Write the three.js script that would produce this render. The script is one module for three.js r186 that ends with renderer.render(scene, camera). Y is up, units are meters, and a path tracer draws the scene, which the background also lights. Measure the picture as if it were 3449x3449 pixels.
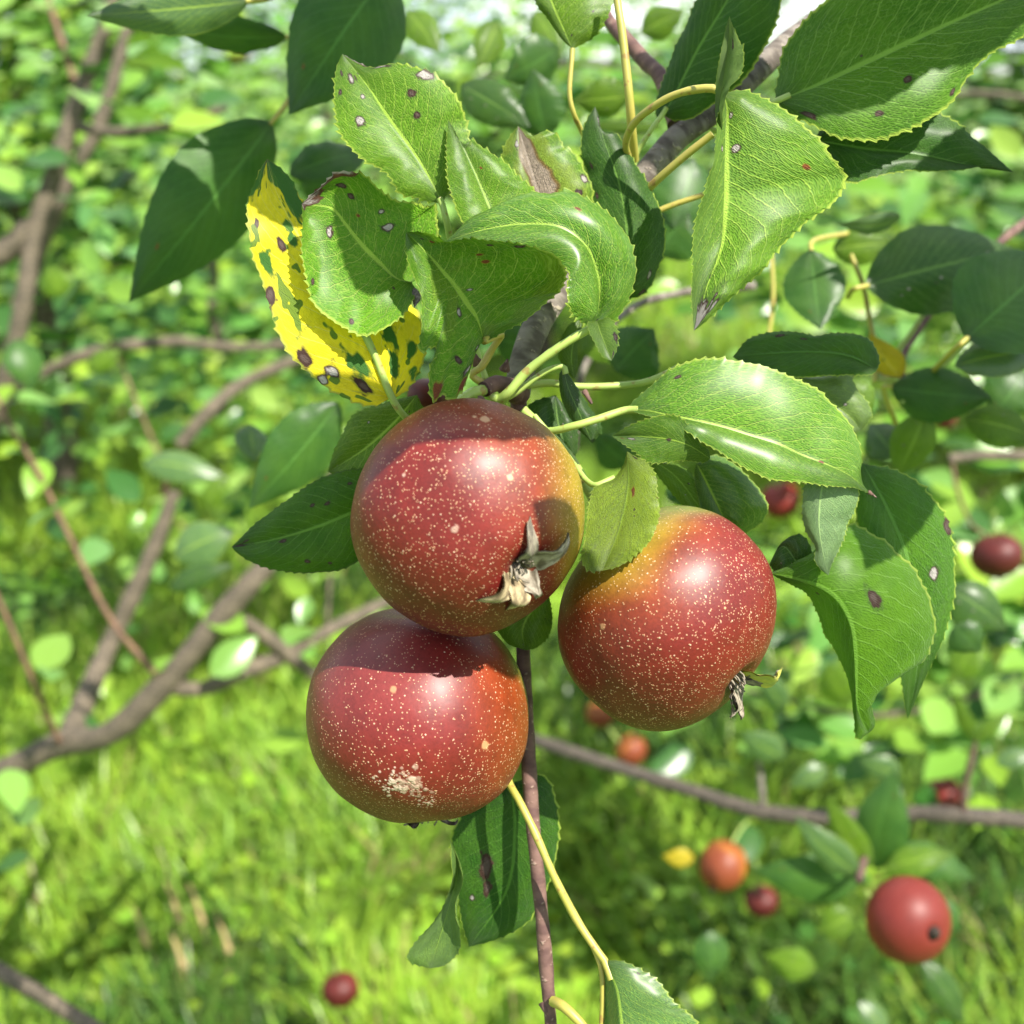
import * as THREE from 'three';
import { mergeGeometries } from 'three/addons/utils/BufferGeometryUtils.js';

// ---------------------------------------------------------------- camera, sky, sun, exposure
const W = 3449, FOV = 50, PITCH = 22 * Math.PI / 180, CAM = new THREE.Vector3(0, 1.35, 0), FOCUS = 0.27;
const scene = new THREE.Scene();
const camera = new THREE.PerspectiveCamera(FOV, 1, 0.02, 400);
camera.position.copy(CAM); camera.rotation.x = -PITCH;
camera.focus = 0.268;
camera.updateMatrixWorld(true); camera.updateProjectionMatrix();
camera.userData.fStop = camera.getFocalLength() / 3.5;                 // an opening of about 3.5 mm
const renderer = new THREE.WebGLRenderer({ antialias: true });
renderer.setSize(1024, 1024);
renderer.toneMapping = THREE.LinearToneMapping;
renderer.toneMappingExposure = 2.5;
renderer.shadowMap.enabled = true;
const RIGHT = new THREE.Vector3(1, 0, 0), FWD = new THREE.Vector3(0, -Math.sin(PITCH), -Math.cos(PITCH)), UPV = new THREE.Vector3(0, Math.cos(PITCH), -Math.sin(PITCH));
const camVec = (x, y, z) => new THREE.Vector3().addScaledVector(RIGHT, x).addScaledVector(UPV, y).addScaledVector(FWD, -z);
const SUN = camVec(0.42, 0.60, 0.68).normalize();
const sun = new THREE.DirectionalLight(new THREE.Color(1.0, 0.95, 0.85), 4.9);
sun.target.position.copy(CAM).addScaledVector(FWD, 1.5); sun.position.copy(sun.target.position).addScaledVector(SUN, 20);
sun.castShadow = true; sun.shadow.mapSize.set(4096, 4096);
Object.assign(sun.shadow.camera, { left: -8, right: 8, top: 8, bottom: -8, near: 0.5, far: 60 });
scene.add(sun, sun.target);

// ---------------------------------------------------------------- random numbers and noise
function rng(seed) { let a = seed >>> 0; return () => { a = (a + 0x6d2b79f5) | 0; let t = Math.imul(a ^ (a >>> 15), 1 | a); t = (t + Math.imul(t ^ (t >>> 7), 61 | t)) ^ t; return ((t ^ (t >>> 14)) >>> 0) / 4294967296; }; }
function hash(x, y, s) { let h = Math.imul(x | 0, 374761393) ^ Math.imul(y | 0, 668265263) ^ Math.imul(s | 0, 2147483647 - 1013); h = Math.imul(h ^ (h >>> 13), 1274126177); h ^= h >>> 16; return (h >>> 0) / 4294967296; }
const sm = (t) => t * t * (3 - 2 * t), clamp = (x, a = 0, b = 1) => Math.min(b, Math.max(a, x)), lerp = (a, b, t) => a + (b - a) * t;
const step = (a, b, x) => sm(clamp((x - a) / (b - a)));
function vnoise(x, y, s = 0) { const ix = Math.floor(x), iy = Math.floor(y), fx = sm(x - ix), fy = sm(y - iy); return lerp(lerp(hash(ix, iy, s), hash(ix + 1, iy, s), fx), lerp(hash(ix, iy + 1, s), hash(ix + 1, iy + 1, s), fx), fy); }
function fbm(x, y, s = 0, o = 4) { let a = 0.5, v = 0, n = 0; for (let i = 0; i < o; i++) { v += a * vnoise(x, y, s + i); n += a; a *= 0.5; x *= 2.03; y *= 2.03; } return v / n; }
function hash3(x, y, z, s) { return hash(x + z * 7919, y - z * 104729, s); }
function vnoise3(x, y, z, s = 0) {
  const ix = Math.floor(x), iy = Math.floor(y), iz = Math.floor(z), fx = sm(x - ix), fy = sm(y - iy), fz = sm(z - iz), g = (a, b, c) => hash3(ix + a, iy + b, iz + c, s);
  return lerp(lerp(lerp(g(0, 0, 0), g(1, 0, 0), fx), lerp(g(0, 1, 0), g(1, 1, 0), fx), fy), lerp(lerp(g(0, 0, 1), g(1, 0, 1), fx), lerp(g(0, 1, 1), g(1, 1, 1), fx), fy), fz);
}
function worley(x, y, s) {                                                // [distance to the nearest cell border]
  const ix = Math.floor(x), iy = Math.floor(y); let f1 = 9, f2 = 9;
  for (let j = -1; j <= 1; j++) for (let i = -1; i <= 1; i++) {
    const px = ix + i + 0.1 + 0.8 * hash(ix + i, iy + j, s), py = iy + j + 0.1 + 0.8 * hash(ix + i, iy + j, s + 57), d = Math.hypot(px - x, py - y);
    if (d < f1) { f2 = f1; f1 = d; } else if (d < f2) f2 = d;
  }
  return f2 - f1;
}
const toS = (c) => { c = clamp(c); return 255 * (c <= 0.0031308 ? 12.92 * c : 1.055 * Math.pow(c, 1 / 2.4) - 0.055); };
function dataTex(data, w, h, srgb) {
  const t = new THREE.DataTexture(data, w, h); t.wrapS = t.wrapT = THREE.RepeatWrapping; t.magFilter = THREE.LinearFilter; t.minFilter = THREE.LinearFilter;
  if (srgb) t.colorSpace = THREE.SRGBColorSpace; t.needsUpdate = true; return t;
}

// ---------------------------------------------------------------- sky: pale blue with bright broken cloud
{
  const w = 512, h = 256, d = new Float32Array(w * h * 4);
  for (let y = 0; y < h; y++) for (let x = 0; x < w; x++) {
    const el = ((y + 0.5) / h - 0.5) * Math.PI, az = (x + 0.5) / w * Math.PI * 2, o = (y * w + x) * 4;
    let c;
    if (el <= 0) c = [0.16, 0.2, 0.1];
    else {
      const t = Math.pow(Math.sin(el), 0.5), hx = Math.cos(az) * Math.cos(el), hz = Math.sin(az) * Math.cos(el), q = 1.6 / (Math.sin(el) + 0.22);
      const cl = step(0.47, 0.66, fbm(hx * q + 5.3, hz * q + 2.1, 11, 5));
      c = [lerp(lerp(0.52, 0.14, t), 0.80, cl), lerp(lerp(0.57, 0.23, t), 0.81, cl), lerp(lerp(0.60, 0.38, t), 0.82, cl)];
    }
    d[o] = c[0]; d[o + 1] = c[1]; d[o + 2] = c[2]; d[o + 3] = 1;
  }
  const sky = new THREE.DataTexture(d, w, h, THREE.RGBAFormat, THREE.FloatType);
  sky.mapping = THREE.EquirectangularReflectionMapping; sky.magFilter = THREE.LinearFilter; sky.needsUpdate = true;
  scene.background = sky; scene.environment = sky;
}

// ---------------------------------------------------------------- placing
const K = 2 * Math.tan(FOV * Math.PI / 360) / W;
const at = (x, y, D) => CAM.clone().addScaledVector(FWD, D).addScaledVector(RIGHT, (x - W / 2) * K * D).addScaledVector(UPV, (W / 2 - y) * K * D);
const P = (x, y, d = 0) => at(x, y, FOCUS + d / 1000);                     // d: millimetres beyond the focus plane
const S = W / 1932, Q = (x, y, D) => at(x * S, y * S, D);                   // a coarser ruler for the far things, D in metres
const used = new Map();
function numbered(n) { const k = used.get(n) || 0; used.set(n, k + 1); return k ? n + '_' + String(k).padStart(3, '0') : n; }
function thing(name, label, category, pos, group) {
  const o = new THREE.Group(); o.name = numbered(name); o.position.copy(pos); o.userData = { label, category }; if (group) o.userData.group = group; scene.add(o); return o;
}
function part(parent, name, geo, mat, label) {
  const root = rootPos(parent);
  if (geo && root) geo.translate(-root.x, -root.y, -root.z);
  const m = new THREE.Mesh(geo, mat); m.name = name; m.castShadow = m.receiveShadow = true; if (label) m.userData.label = label; parent.add(m); return m;
}
function rootPos(o) { const p = new THREE.Vector3(); while (o && o !== scene) { p.add(o.position); o = o.parent; } return p; }

// ---------------------------------------------------------------- leaf venation, colour maps, materials
const TW = 384, TH = 576;
function venation(seed) {
  const main = new Float32Array(TW * TH), fine = new Float32Array(TW * TH), bump = new Uint8Array(TW * TH * 4), N = 12.5;
  for (let y = 0; y < TH; y++) for (let x = 0; x < TW; x++) {
    const u = (x + 0.5) / TW, v = (y + 0.5) / TH, s = 2 * u - 1, a = Math.abs(s), side = s < 0 ? 1 : 0, o = y * TW + x;
    const warp = (fbm(a * 5 + 9 * side, v * 7, seed, 3) - 0.5);
    const f = (v - 0.42 * a + 0.10 * a * a - 0.03 - 0.08 * Math.pow(a, 5)) * N + 0.45 * side + warp * 0.42 + 0.25 * (hash(Math.round(v * N), side, seed) - 0.5);
    const ds = Math.abs(f - Math.round(f)) / N;
    const mid = 1 - step(0.010 + 0.018 * (1 - v), 0.022 + 0.034 * (1 - v), a);
    const sec = (1 - step(0.0014, 0.0052 - 0.002 * a, ds)) * (1 - step(0.76, 0.98, a)) * 0.95;
    const e1 = worley(a * 9 + warp * 2 + side * 31, f * 2.6 + warp, seed + 5), e2 = worley(a * 26 + side * 17 + warp * 3, f * 7, seed + 9);
    const t1 = 1 - step(0.03, 0.16, e1), t2 = 1 - step(0.05, 0.3, e2);
    main[o] = Math.max(mid, sec); fine[o] = Math.max(t1 * 0.8, t2 * 0.42);
    const hgt = 0.62 - 0.62 * Math.max(mid * 0.9, sec * 0.75, t1 * 0.42) + 0.36 * (step(0.02, 0.5, e2) - 0.6) + 0.12 * Math.sin(Math.PI * 2 * f) * (1 - a) * 0 + 0.2 * (fbm(a * 26 + side * 40, v * 40, seed + 3, 2) - 0.5) + 0.2 * (fbm(a * 75 + side * 90, v * 120, seed + 6, 2) - 0.5);
    const b = 255 * clamp(hgt + 0.1); bump[o * 4] = bump[o * 4 + 1] = bump[o * 4 + 2] = b; bump[o * 4 + 3] = 255;
  }
  return { main, fine, bump: dataTex(bump, TW, TH, false), seed };
}
const VEN = [venation(3), venation(21), venation(47)];
const GREEN = [0.082, 0.180, 0.003], DEEP = [0.030, 0.095, 0.006], LIGHT = [0.105, 0.220, 0.005], PALE = [0.13, 0.235, 0.055], RIMC = [0.28, 0.38, 0.05], VEINC = [0.24, 0.36, 0.045];  // DEEP: darker green, also standing for the shade on some leaves
// spots: [u, v, r (share of the leaf's half-width), kind, stretch]; kinds: 0 pale dry middle with a dark ring, 1 dark brown, 2 rust, 3 dark green blotch
function leafMap(ven, o = {}) {
  const { base = GREEN, vein = VEINC, veinAmt = 1, fineAmt = 1, rim = RIMC, rimW = 0.03, spots = [], burn = null, patch = null, seed = 1, yellow = 0, dryPatch = null, freckle = 0 } = o, d = new Uint8Array(TW * TH * 4);
  for (let y = 0; y < TH; y++) for (let x = 0; x < TW; x++) {
    const u = (x + 0.5) / TW, v = (y + 0.5) / TH, s = 2 * u - 1, a = Math.abs(s), i = y * TW + x;
    const n = fbm(u * 5, v * 8, seed, 4) - 0.5, n2 = fbm(u * 40, v * 60, seed + 4, 2) - 0.5;
    let c = base.map((b, k) => b * (1 + 0.55 * n + 0.22 * n2) + (k === 0 ? 0.02 * n * (yellow ? 0 : 1) : 0));
    const mix = (t, k) => { if (t > 0) for (let j = 0; j < 3; j++) c[j] = lerp(c[j], k[j], t); };
    if (yellow) {
      const y2 = fbm(u * 4.4 + 3, v * 8.2, seed + 31, 3), edge = step(0.75, 1, a) * 0.03 + step(0.86, 0.93, v) * 0.4;
      mix(step(0.73, 0.80, y2 + edge + 0.06 * n2), [0.05, 0.15, 0.02]);
    }
    if (patch) mix(patch.amt * step(0.52, 0.66, fbm(u * patch.f, v * patch.f * 1.5, seed + 77, 3)), patch.c);
    mix(0.7 * fineAmt * ven.fine[i], vein); mix(0.9 * veinAmt * ven.main[i], vein.map((q) => q * (a < 0.08 ? 1.3 : 1.1)));
    mix(step(1 - rimW * 1.6, 1 - rimW * 0.5, a), rim);
    if (freckle && hash(Math.floor(u * 70), Math.floor(v * 100), seed + 2) < freckle) mix(0.5, [0.10, 0.045, 0.02]);
    if (yellow) { const y3 = fbm(u * 13, v * 20, seed + 91, 2) + 0.12 * step(0.3, 0.8, a); mix(step(0.745, 0.80, y3) * 0.9, [0.055, 0.15, 0.02]); }
    for (const [su, sv, r0, kind, st = 1] of spots) {
      const r = kind === 3 ? r0 : r0 * (r0 > 0.3 ? 1 : kind === 0 ? 0.72 : 0.62);
      const dx = (u - su) * 2, dy = (v - sv) * 3 / st, dd = Math.hypot(dx, dy) * (1 + (kind === 3 ? 1.5 : 1.3) * (fbm(u * 20, v * 30, seed + 13, 3) - 0.5)) / r;
      if (dd > 1.6) continue;
      if (kind === 3) { mix(1 - step(0.7, 1.2, dd), [0.045, 0.13, 0.02]); continue; }
      mix((1 - step(1.0, 1.5, dd)) * 0.5, kind === 2 ? [0.25, 0.16, 0.02] : [0.04, 0.075, 0.02]);
      mix(1 - step(0.85, 1.05, dd), kind === 2 ? [0.17, 0.05, 0.015] : [0.05, 0.025, 0.018]);
      if (kind === 0) mix(1 - step(0.5, 0.86, dd), [0.40, 0.36, 0.34].map((q) => q * (0.75 + 0.5 * fbm(u * 90, v * 130, seed, 2))));
      if (kind === 1) mix((1 - step(0.3, 0.7, dd)) * 0.5, [0.14, 0.10, 0.09]);
    }
    if (burn) {
      const q = v + burn.side * s * 0.1 - burn.at + 0.16 * (fbm(u * 7, v * 11, seed + 51, 3) - 0.5) + (burn.rimward || 0) * step(0.72, 1, a) * (s * burn.side > 0 ? 1 : 0.2);
      mix(step(0, 0.018, q), [0.10, 0.045, 0.025]); mix(step(0.03, 0.07, q) * step(0.30, 0.5, fbm(u * 16, v * 22, seed + 8, 3)), burn.c || [0.36, 0.32, 0.29]);
    }
    if (dryPatch) {
      const q = Math.abs(s - dryPatch.u - 0.25 * (fbm(v * 9, 3, seed + 5, 3) - 0.5)) - dryPatch.w * step(dryPatch.from, dryPatch.from + 0.2, v);
      mix(1 - step(-0.02, 0.05, q), [0.16, 0.10, 0.03]); mix((1 - step(-0.1, -0.02, q)), [0.40, 0.31, 0.24].map((z) => z * (0.8 + 0.5 * n2)));
    }
    d[i * 4] = toS(c[0]); d[i * 4 + 1] = toS(c[1]); d[i * 4 + 2] = toS(c[2]); d[i * 4 + 3] = 255;
  }
  return dataTex(d, TW, TH, true);
}
function leafMat(map, ven, { trans = 0.34, coat = 0.26, coatR = 0.38, bump = 0.00055 } = {}) {
  return new THREE.MeshPhysicalMaterial({ map, bumpMap: ven.bump, bumpScale: bump, roughness: 0.92, transmission: trans, thickness: 0, clearcoat: coat, clearcoatRoughness: coatR, side: THREE.DoubleSide, ior: 1.45, specularIntensity: 0.15 });
}
const rnd = rng(77);
const genericSpots = (r, n, kinds = [0, 1]) => Array.from({ length: n }, () => [0.15 + 0.7 * r(), 0.15 + 0.75 * r(), 0.03 + 0.03 * r(), kinds[Math.floor(r() * kinds.length)]]);
const GEN = [
  leafMat(leafMap(VEN[0], { base: GREEN, rimW: 0.012, rim: [0.15, 0.26, 0.03], seed: 101, spots: genericSpots(rng(1), 5) }), VEN[0]),
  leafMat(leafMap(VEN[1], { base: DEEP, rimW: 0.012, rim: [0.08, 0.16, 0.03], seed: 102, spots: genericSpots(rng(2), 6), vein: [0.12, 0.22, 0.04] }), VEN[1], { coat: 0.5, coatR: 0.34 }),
  leafMat(leafMap(VEN[2], { base: LIGHT, rimW: 0.012, rim: [0.15, 0.26, 0.03], seed: 103, spots: genericSpots(rng(3), 4) }), VEN[2], { trans: 0.42 }),
  leafMat(leafMap(VEN[0], { base: [0.55, 0.42, 0.012], seed: 104, yellow: 0, vein: [0.6, 0.5, 0.1], fineAmt: 0.3, spots: genericSpots(rng(4), 5, [1, 3]) }), VEN[0], { trans: 0.4 }),
];

// ---------------------------------------------------------------- leaf blades: midrib and two margins as rails in space
const _a = new THREE.Vector3(), _b = new THREE.Vector3();
function rail(pts, n, tension = 0.5) { const c = new THREE.CatmullRomCurve3(pts, false, 'centripetal', tension); c.arcLengthDivisions = 400; return c.getSpacedPoints(n); }
// rails run from the leaf's base to its tip; bulge lifts the lamina between midrib and margin towards the camera (mm)
function bladeGeo(Mp, Lp, Rp, { teeth = 26, amp = 0.9, bulge = [1.5, 1.5], nw = 9, ripple = 0.35, seed = 1, sub = 4 } = {}) {
  const nv = teeth * sub, M = rail(Mp, nv), E = [rail(Lp, nv), rail(Rp, nv)], cols = 2 * nw + 1, pos = new Float32Array((nv + 1) * cols * 3), uv = new Float32Array((nv + 1) * cols * 2), idx = [];
  const prof = sub === 4 ? [0.0, 0.4, 1.0, 0.25] : [0, 1];
  const tn = new THREE.Vector3(), nn = new THREE.Vector3(), p = new THREE.Vector3(), out = new THREE.Vector3();
  for (let i = 0; i <= nv; i++) {
    tn.subVectors(M[Math.min(nv, i + 1)], M[Math.max(0, i - 1)]).normalize();
    for (let e = 0; e < 2; e++) {
      out.subVectors(E[e][i], M[i]); const len = out.length(); if (len > 1e-6) out.divideScalar(len);
      nn.crossVectors(tn, out).normalize(); _a.subVectors(CAM, M[i]); if (nn.dot(_a) < 0) nn.negate();
      for (let j = e; j <= nw; j++) {
        const w = j / nw, v = i / nv;
        p.copy(M[i]).addScaledVector(out, len * w).addScaledVector(nn, bulge[e] / 1000 * 4 * w * (1 - w) * Math.min(1, len / 0.008));
        const rp = ripple / 1000 * Math.sin(Math.PI) + ripple / 1000 * w * w * (fbm(v * 9 + e * 20, 0.5 + w * 2, seed, 2) - 0.5) * 5 * Math.min(1, len / 0.006);
        p.addScaledVector(nn, rp);
        if (j === nw && i > 1 && i < nv - 1) {
          const tk = prof[i % sub] * (0.25 + 1.2 * hash(Math.floor(i / sub), e, seed)) * (0.75 + 0.5 * vnoise(v * 7, e * 9, seed)) * amp / 1000 * Math.min(1, len / 0.005);
          _b.subVectors(E[e][Math.min(nv, i + 1)], E[e][Math.max(0, i - 1)]).normalize();
          _a.copy(out).addScaledVector(_b, -out.dot(_b)).normalize();                  // straight out from the margin
          p.addScaledVector(_a, tk).addScaledVector(_b, tk * 0.7);
        }
        const k = i * cols + nw + (e ? j : -j);
        p.toArray(pos, k * 3); uv[k * 2] = 0.5 + (e ? 0.5 : -0.5) * w; uv[k * 2 + 1] = v;
      }
    }
    if (i < nv) for (let j = 0; j < cols - 1; j++) { const k = i * cols + j; idx.push(k, k + 1, k + cols, k + 1, k + cols + 1, k + cols); }
  }
  const g = new THREE.BufferGeometry(); g.setAttribute('position', new THREE.BufferAttribute(pos, 3)); g.setAttribute('uv', new THREE.BufferAttribute(uv, 2)); g.setIndex(idx); g.computeVertexNormals(); return g;
}
const V3 = (d0) => ([x, y, d = 0]) => P(x, y, d0 + d);
function blade(parent, o, mat, label) {
  const f = V3(o.d || 0), M = o.M.map(f), b = M[0], t = M[M.length - 1], L = [b, ...o.L.map(f), t], R = [b, ...o.R.map(f), t];
  if (o.shift) [M, L.slice(1, -1), R.slice(1, -1)].forEach((r) => r.forEach((q) => { q.add(o.shift); }));
  return part(parent, 'leaf', bladeGeo(M, L, R, o), mat, label);
}
// tubes that taper
function tubeGeo(pts, r0, r1, { seg = 40, rad = 8, knob = 0, seed = 1 } = {}) {
  const c = new THREE.CatmullRomCurve3(pts, false, 'centripetal'), fr = c.computeFrenetFrames(seg, false), cp = c.getSpacedPoints(seg), pos = [], nor = [], uv = [], idx = [], len = c.getLength();
  for (let i = 0; i <= seg; i++) {
    const t = i / seg, r = lerp(r0, r1, t) * (1 + knob * (fbm(t * len / r0 * 0.25, seed, seed, 3) - 0.5) * 2);
    for (let j = 0; j <= rad; j++) {
      const a = j / rad * Math.PI * 2, n = new THREE.Vector3().addScaledVector(fr.normals[i], Math.cos(a)).addScaledVector(fr.binormals[i], Math.sin(a));
      const rr = r * (1 + knob * 0.5 * (vnoise(t * len / r0 * 0.6, Math.cos(a) * 2 + 7, seed + 3) - 0.5));
      pos.push(cp[i].x + n.x * rr, cp[i].y + n.y * rr, cp[i].z + n.z * rr); nor.push(n.x, n.y, n.z); uv.push(j / rad * 2 * Math.PI * r0 / 0.03, t * len / 0.03);
      if (i < seg && j < rad) { const k = i * (rad + 1) + j; idx.push(k, k + 1, k + rad + 1, k + 1, k + rad + 2, k + rad + 1); }
    }
  }
  for (const [row, s] of [[0, -1], [seg, 1]]) {
    const k = pos.length / 3, q = cp[row]; pos.push(q.x, q.y, q.z); nor.push(...fr.tangents[row].clone().multiplyScalar(s).toArray()); uv.push(0, 0);
    for (let j = 0; j < rad; j++) { const m = row * (rad + 1) + j; if (s < 0) idx.push(k, m + 1, m); else idx.push(k, m, m + 1); }
  }
  const g = new THREE.BufferGeometry(); g.setAttribute('position', new THREE.Float32BufferAttribute(pos, 3)); g.setAttribute('normal', new THREE.Float32BufferAttribute(nor, 3)); g.setAttribute('uv', new THREE.Float32BufferAttribute(uv, 2)); g.setIndex(idx); return g;
}
// stalk texture and bark
function noiseTex(size, fn, srgb) { const d = new Uint8Array(size * size * 4); for (let y = 0; y < size; y++) for (let x = 0; x < size; x++) { const c = fn(x / size, y / size), i = (y * size + x) * 4; for (let k = 0; k < 3; k++) d[i + k] = srgb ? toS(c[k]) : 255 * clamp(c[k]); d[i + 3] = 255; } return dataTex(d, size, size, srgb); }
const wrapN = (u, v, fu, fv, s) => { const a = sm(clamp(u)), b = sm(clamp(v)); return lerp(lerp(fbm(u * fu, v * fv, s), fbm((u - 1) * fu, v * fv, s), a), lerp(fbm(u * fu, (v - 1) * fv, s), fbm((u - 1) * fu, (v - 1) * fv, s), a), b); };
function barkMat(c0, c1, spot, scale = 1) {
  const map = noiseTex(256, (u, v) => { const n = wrapN(u, v, 6, 14, 5), m = wrapN(u, v, 22, 30, 9), t = step(0.35, 0.65, n), l = step(0.64, 0.7, m); return [0, 1, 2].map((k) => lerp(lerp(c0[k], c1[k], t), spot[k], l * 0.7) * (0.8 + 0.4 * m)); }, true);
  const bump = noiseTex(256, (u, v) => { const n = wrapN(u, v, 10, 24, 15), m = wrapN(u, v, 22, 30, 9); const q = 0.6 * n + 0.4 * step(0.6, 0.7, m); return [q, q, q]; }, false);
  return new THREE.MeshStandardMaterial({ map, bumpMap: bump, bumpScale: 0.0008 * scale, roughness: 0.8 });
}
const M_BARK = barkMat([0.072, 0.056, 0.046], [0.18, 0.155, 0.13], [0.32, 0.27, 0.2]);
const M_TWIG = barkMat([0.075, 0.035, 0.03], [0.13, 0.07, 0.055], [0.24, 0.17, 0.13], 0.5);
const M_FARBARK = barkMat([0.052, 0.041, 0.027], [0.14, 0.110, 0.074], [0.28, 0.21, 0.15], 3);
const M_REDTWIG = barkMat([0.11, 0.06, 0.04], [0.19, 0.10, 0.06], [0.28, 0.18, 0.11], 1);
const stalkMap = (a, b) => noiseTex(128, (u, v) => { const n = wrapN(u, v, 5, 9, 31), m = wrapN(u, v, 16, 20, 37); return [0, 1, 2].map((k) => lerp(lerp(a[k], b[k], n), [0.22, 0.09, 0.03][k], step(0.66, 0.72, m) * 0.6)); }, true);
const M_STALK = new THREE.MeshPhysicalMaterial({ map: stalkMap([0.22, 0.33, 0.055], [0.33, 0.42, 0.10]), roughness: 0.5, clearcoat: 0.15, clearcoatRoughness: 0.4 });
const M_YSTALK = new THREE.MeshPhysicalMaterial({ map: stalkMap([0.27, 0.28, 0.035], [0.38, 0.30, 0.07]), roughness: 0.5, clearcoat: 0.15, clearcoatRoughness: 0.4 });
function stalk(leaf, pts, r = 0.75, mat = M_STALK, r1 = r) { const g = tubeGeo(pts.map(([x, y, d]) => P(x, y, d)), r / 1000, r1 / 1000, { seg: 28, rad: 8, knob: 0.12, seed: Math.round(pts[0][0]) }); return part(leaf, 'petiole', g, mat); }
// ---------------------------------------------------------------- the fruiting branch with its leaves
const branch = thing('fruiting_branch', 'grey pear branch with a spur of bright serrated leaves above the three large pears', 'branch', P(1690, 1330, 20));
{
  const B = branch, tube = (name, pts, r0, r1, mat, o) => part(B, name, tubeGeo(pts.map(([x, y, d]) => P(x, y, d)), r0 / 1000, r1 / 1000, { seg: 70, rad: 14, knob: 0.16, ...o }), mat);
  tube('limb', [[2790, 40, 75], [2680, 120, 66], [2559, 232, 58], [2414, 373, 50], [2269, 476, 44], [2130, 650, 42], [1985, 850, 40], [1832, 1054, 34], [1770, 1190, 28], [1740, 1330, 26]], 3.4, 3.6, M_BARK, { seed: 2 });
  tube('twig', [[1980, -80, 92], [2046, 62, 82], [2105, 130, 74], [2166, 199, 68], [2232, 269, 58], [2275, 420, 48]], 2.0, 2.6, M_TWIG, { seed: 5 });
  tube('stem', [[1745, 1320, 26], [1752, 1600, 30], [1757, 1950, 32], [1762, 2200, 30], [1775, 2480, 27], [1793, 2760, 24], [1820, 3034, 21], [1838, 3240, 20], [1862, 3520, 19]], 2.2, 1.75, M_TWIG, { seed: 8 });
  tube('spur', [[1750, 1330, 26], [1712, 1305, 20], [1668, 1292, 15], [1630, 1312, 12]], 3.6, 2.6, M_TWIG, { seg: 24, knob: 0.5, seed: 4 });
  for (const [x, y, d, r, tx, ty] of [[1608, 1225, 14, 1.6, -14, -40], [1700, 1245, 18, 1.7, 10, -36], [1622, 1345, 8, 1.5, -20, 26], [1838, 3380, 20, 2.2, 6, 40], [1969, 1318, 24, 0.9, 24, 42]]) part(B, 'bud', tubeGeo([P(x, y, d), P(x + tx / 2, y + ty / 2, d - 1), P(x + tx, y + ty, d - 1)], r / 1000, 0.0003, { seg: 10, knob: 0.3, seed: x }), M_TWIG);

  // --- L1: tall leaf at the top
  const hero = (vi, m, mm) => leafMat(leafMap(VEN[vi], m), VEN[vi], mm);
  let l = blade(B, { d: 12, M: [[1488, 684, 2], [1463, 630, 2], [1426, 564, 2], [1368, 477, 2], [1302, 386, 2], [1248, 303, 3], [1194, 233, 4], [1153, 181, 4]],
    L: [[1440, 678, 3], [1401, 663, 2], [1347, 650, 1], [1322, 609, 0], [1297, 576, 0], [1235, 543, -1], [1169, 485, -1], [1140, 431, 0], [1127, 349, 1], [1128, 270, 3], [1136, 220, 4]],
    R: [[1509, 650, 4], [1558, 590, 4], [1580, 490, 3], [1567, 398, 3], [1550, 349, 2], [1509, 291, 2], [1467, 253, 2], [1401, 229, 2], [1327, 214, 2], [1252, 229, 3], [1206, 212, 4], [1177, 196, 4]], bulge: [1, 1], teeth: 26, amp: 0.8, seed: 1 },
    hero(0, { base: [0.081, 0.196, 0.007], seed: 11, burn: { at: 1.06, side: 1, rimward: 0.11 }, spots: [[0.9, 0.3, 0.001, 1], [0.32, 0.83, 0.13, 0], [0.36, 0.71, 0.08, 0], [0.10, 0.78, 0.10, 1], [0.16, 0.88, 0.09, 1], [0.22, 0.60, 0.12, 0], [0.93, 0.82, 0.15, 0], [0.95, 0.62, 0.12, 0], [0.75, 0.58, 0.10, 1], [0.68, 0.48, 0.10, 1], [0.5, 0.86, 0.04, 1], [0.4, 0.84, 0.04, 1]] }), 'tall upright sunlit leaf with a burnt tip and white spots');
  stalk(l, [[1480, 668, 13], [1488, 684, 13], [1502, 735, 13], [1515, 800, 15], [1545, 930, 18], [1590, 1130, 18], [1640, 1290, 14]], 0.85, M_STALK);

  // --- L2: small leaf with a bite
  l = blade(B, { d: 9, M: [[1690, 800, 2], [1662, 735, 2], [1646, 694, 2], [1621, 632, 2], [1588, 553, 2], [1550, 475, 2], [1510, 404, 3]],
    L: [[1600, 800, 0], [1559, 752, -1], [1534, 689, -1], [1520, 645, -1], [1507, 598, 0], [1505, 516, 1], [1506, 450, 2]],
    R: [[1745, 780, 6], [1790, 720, 6], [1799, 648, 6], [1745, 594, 4], [1704, 549, 4], [1646, 511, 3], [1606, 482, 3], [1590, 470, 3], [1583, 484, 2], [1572, 500, 2], [1559, 506, 2], [1546, 495, 2], [1537, 474, 2], [1533, 445, 2], [1522, 424, 3]], bulge: [1, 1.2], teeth: 24, amp: 0.65, seed: 2 },
    hero(1, { base: [0.084, 0.207, 0.006], seed: 12, spots: [[0.6, 0.55, 0.05, 2]] }), 'small leaf with a round bite near its tip');

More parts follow.
